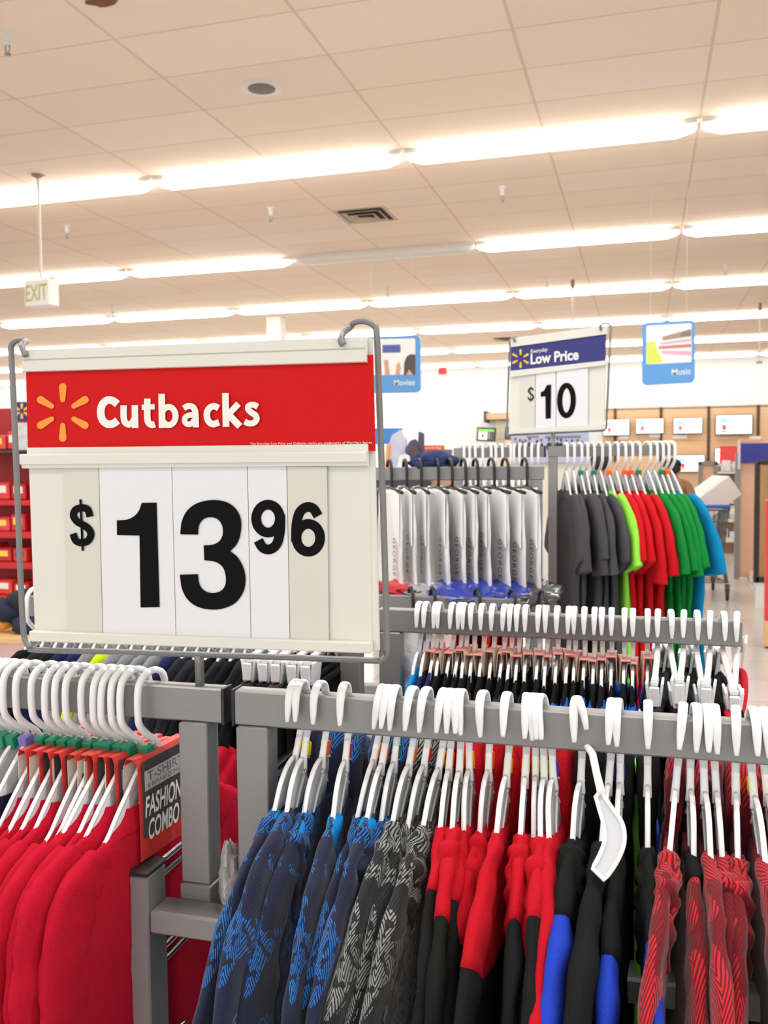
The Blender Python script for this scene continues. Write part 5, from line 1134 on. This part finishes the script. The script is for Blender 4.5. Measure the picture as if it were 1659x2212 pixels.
# gondola behind with red header
YB2 = 15.5
gb = thing('store_gondola', 'farther gondola with a plain red header and white goods', 'shelving', (1.5, YB2, 0))
c0, c1_ = atY(1555, 1002, YB2), atY(1596, 963, YB2); MB().box(((c0.x+c1_.x)/2, YB2, (c0.z+c1_.z)/2), (c1_.x-c0.x, .04, c1_.z-c0.z), None, .004).build('header', plain('coral_red_header', (236, 72, 68), rough=.45), gb)
MB().box(((c0.x+c1_.x)/2, YB2+.3, c0.z/2), (c1_.x-c0.x+.1, .04, c0.z)).build('back_panel', M_TAN, gb)
for z in (.2, .55, .95, 1.3): MB().box(((c0.x+c1_.x)/2, YB2+.12, z), (c1_.x-c0.x+.06, .34, .03)).build('shelf', M_BOARD, gb)
for x in (c0.x-.03, c1_.x+.03): MB().box((x, YB2+.2, c0.z/2), (.04, .2, c0.z)).build('post', M_STEEL, gb)
goods('white pack under the red header', c0.x, c1_.x, YB2+.06, (.215, .565, .965, 1.315), [(230, 228, 226), (216, 214, 220), (214, 190, 170), (196, 204, 214)], 3, 'boxed_good', 'box', 'packs under the red header', .2, .14, .24, .10, .16)
# tan end unit left of it
YE = 14.0; ee = thing('end_cap_unit', 'tan end unit with grey frame behind the blue tee', 'shelving', (atY(1528, 1100, YE).x, YE, 0))
c0, c1_ = atY(1510, 1210, YE), atY(1546, 1000, YE); MB().box(((c0.x+c1_.x)/2, YE, c1_.z/2), (c1_.x-c0.x, .05, c1_.z)).build('panel', M_TAN, ee)
for x in (c0.x, c1_.x): MB().box((x, YE-.02, c1_.z/2), (.05, .08, c1_.z)).build('post', M_STEEL, ee)
MB().box(((c0.x+c1_.x)/2, YE-.02, c1_.z), (c1_.x-c0.x+.05, .08, .05)).build('top_rail', M_STEEL, ee)
for k in range(5): MB().box((c1_.x+.14, YE+.1, .35+.27*k), (.22, .3, .02)).build('shelf', M_BOARD, ee)
# black framed rack at the right edge and the red strip in front of it
YK = 9.9; bk = thing('framed_rack', 'black framed wooden shelf rack at the right edge', 'shelving', (1.45, YK, 0))
c0, c1_ = atY(1633, 1258, YK), atY(1760, 998, YK)
MB().box((c0.x, YK, (c0.z+c1_.z)/2), (.05, .05, c1_.z-c0.z), None, .004).build('frame_post', plain('black_frame', (40, 34, 30), rough=.5), bk); MB().box(((c0.x+c1_.x)/2, YK, c1_.z), (c1_.x-c0.x, .05, .05), None, .004).build('top_frame', plain('black_frame', (40, 34, 30)), bk); MB().box(((c0.x+c1_.x)/2, YK, c0.z+.03), (c1_.x-c0.x, .05, .05)).build('bottom_frame', plain('black_frame', (40, 34, 30)), bk)
MB().box(((c0.x+c1_.x)/2, YK+.12, (c0.z+c1_.z)/2), (c1_.x-c0.x-.06, .04, c1_.z-c0.z-.06)).build('wood_back', plain('pale_wood', (218, 176, 122), rough=.5, vary=.1, bscale=5), bk)
for z in (.45, .72, 1.0, 1.27): MB().box((c0.x+.35, YK-.02, z), (.5, .24, .02)).build('shelf', plain('pale_wood', (218, 176, 122)), bk)
MB().box(((c0.x+c1_.x)/2, YK+.1, c0.z/2), (c1_.x-c0.x, .2, c0.z)).build('plinth', M_BOARD, bk)
goods('white good in the black framed rack', c0.x+.12, c0.x+.6, YK-.05, (.465, .735, 1.015, 1.285), [(232, 222, 212), (206, 190, 176), (222, 222, 226)], 8, 'boxed_good', 'box', 'goods in the black framed rack', .14, .10, .18, .10, .16)
YR2 = 7.9; rs = thing('red_shelf_end', 'red shelf end strip cut by the right edge of the view', 'shelving', (atY(1658, 1420, YR2).x+.1, YR2, 0))
c0, c1_ = atY(1650, 1420, YR2), atY(1700, 1080, YR2); MB().box(((c0.x+c1_.x)/2, YR2, c1_.z/2), (c1_.x-c0.x, .08, c1_.z), None, .006).build('side_panel', plain('bright_red_laminate', (222, 56, 58), rough=.4), rs); MB().box(((c0.x+c1_.x)/2-.01, YR2-.05, .12), (c1_.x-c0.x, .06, .2)).build('kick_block', plain('pale_wood', (218, 176, 122)), rs)

# ---------------------------------------------------------------- red shelves at the left edge
YL = 6.9; rl = thing('red_shelving', 'red shelf unit of sweets and toys at the left edge', 'shelving', (-6.1, YL, 0)); M_REDSH = plain('red_shelf_metal', (206, 40, 46), rough=.4)
xe = atY(76, 1200, YL).x; x0 = xe-1.6
zsL = [atY(20, y, YL).z for y in (1285, 1214, 1148, 1080, 972)]
for z, t_ in zip(zsL, (.05, .06, .06, .05, .03)): MB().box(((x0+xe)/2, YL+.2, z-t_/2), (xe-x0, .44, t_), None, .004).build('shelf', M_REDSH if t_ > .03 else plain('dark_shelf_edge', (74, 62, 56)), rl)
MB().box((xe, YL+.2, .62*zsL[-1]/1.0*.8+.1), (.03, .46, zsL[-1]*1.0), None, .004).build('side_panel', M_REDSH, rl); MB().box(((x0+xe)/2, YL+.43, zsL[-1]/2+.2), (xe-x0, .03, zsL[-1]+.4)).build('back_panel', plain('red_back_board', (190, 56, 58), rough=.6), rl)
MB().box(((x0+xe)/2, YL+.2, .1), (xe-x0, .46, .2)).build('base', M_REDSH, rl)
goods('sweet bag on the red shelves', xe-.62, xe-.03, YL+.10, [zsL[4], zsL[3], zsL[2], zsL[1], zsL[0]], [(214, 40, 48), (226, 70, 70), (196, 36, 44), (220, 60, 56)], 21, 'sweet_bag', 'bag', 'bags on the red shelves', .2, .10, .17, .12, .18)
P = atY(46, 972, YL-.05); sg = thing('spark_sign', 'small blue sign with yellow spark on the red shelves, left of the red sign', 'sign', P)
def sp(px, py, d=0): return atY(px, py, YL-.05-d)
m = MB(); m.prism([sp(34, 868), sp(66, 868), sp(66, 909), sp(34, 909)], (0, 0, 0), (0, .02, 0)); m.build('blue_card', M_NAVYCARD, sg, False)
m = MB()
for L_ in spark((47, 888), 4.5, 17, 3.5, 6): m.add([sp(x, 888-(y-888), .004) for x, y in L_], [tuple(range(len(L_)))])
m.build('spark_logo', M_YELLOWINK, sg, False); m = MB(); m.prism([sp(36, 913), sp(66, 913), sp(66, 972), sp(36, 972)], (0, 0, 0), (0, .02, 0)); m.build('picture_card', plain('pale_collage_print', (206, 206, 206), rough=.5, vary=.3, bscale=14), sg, False)
tb = thing('wooden_table', 'pale wooden table with piled clothes at the left edge', 'table', (-4.6, 5.3, 0)); tp = atY(30, 1372, 5.3)
MB().box((tp.x-.15, 5.45, tp.z-.02), (.9, .5, .04), None, .004).build('table_top', plain('pale_wood', (218, 176, 122)), tb)
for sx in (-.4, .4):
    for sy in (-.2, .2): MB().box((tp.x-.15+sx, 5.45+sy, tp.z/2-.02), (.05, .05, tp.z-.04)).build('leg', plain('pale_wood', (218, 176, 122)), tb)
for i, (px, py, c_, nm) in enumerate(((20, 1318, (34, 40, 66), 'navy'), (58, 1300, (30, 34, 44), 'black'), (64, 1345, (38, 46, 76), 'dark navy'), (6, 1352, (222, 160, 60), 'orange'))):
    P = atY(px, py, 5.4); m = MB(); m.sphere((0, 0, 0), .11 if i < 3 else .06, (1.3, 1, .75), 14, 9, .35, i*3.1, 2.5); o = tag(m.build('folded_clothes', plain('pile_%s' % nm.replace(' ', '_'), c_, rough=.9, bump=.4, bscale=60), None, True), '%s clothes heap piled on the wooden table at the left edge' % nm, 'clothes', 'clothes heaped on the wooden table'); o.location = (P.x, 5.4, max(P.z, tp.z+.06))
# clear bag at the left of the second bar
m = MB(); m.sphere((0, 0, 0), .034, (.55, .7, 1.7), 16, 12, .4, 2.2, 3.2); o = tag(m.build('plastic_bag', plain('crumpled_film', (225, 226, 226)), None, True), 'crumpled clear plastic bag beside the second rack upright', 'plastic bag'); o.location = atY(880, 1420, YR+.06)
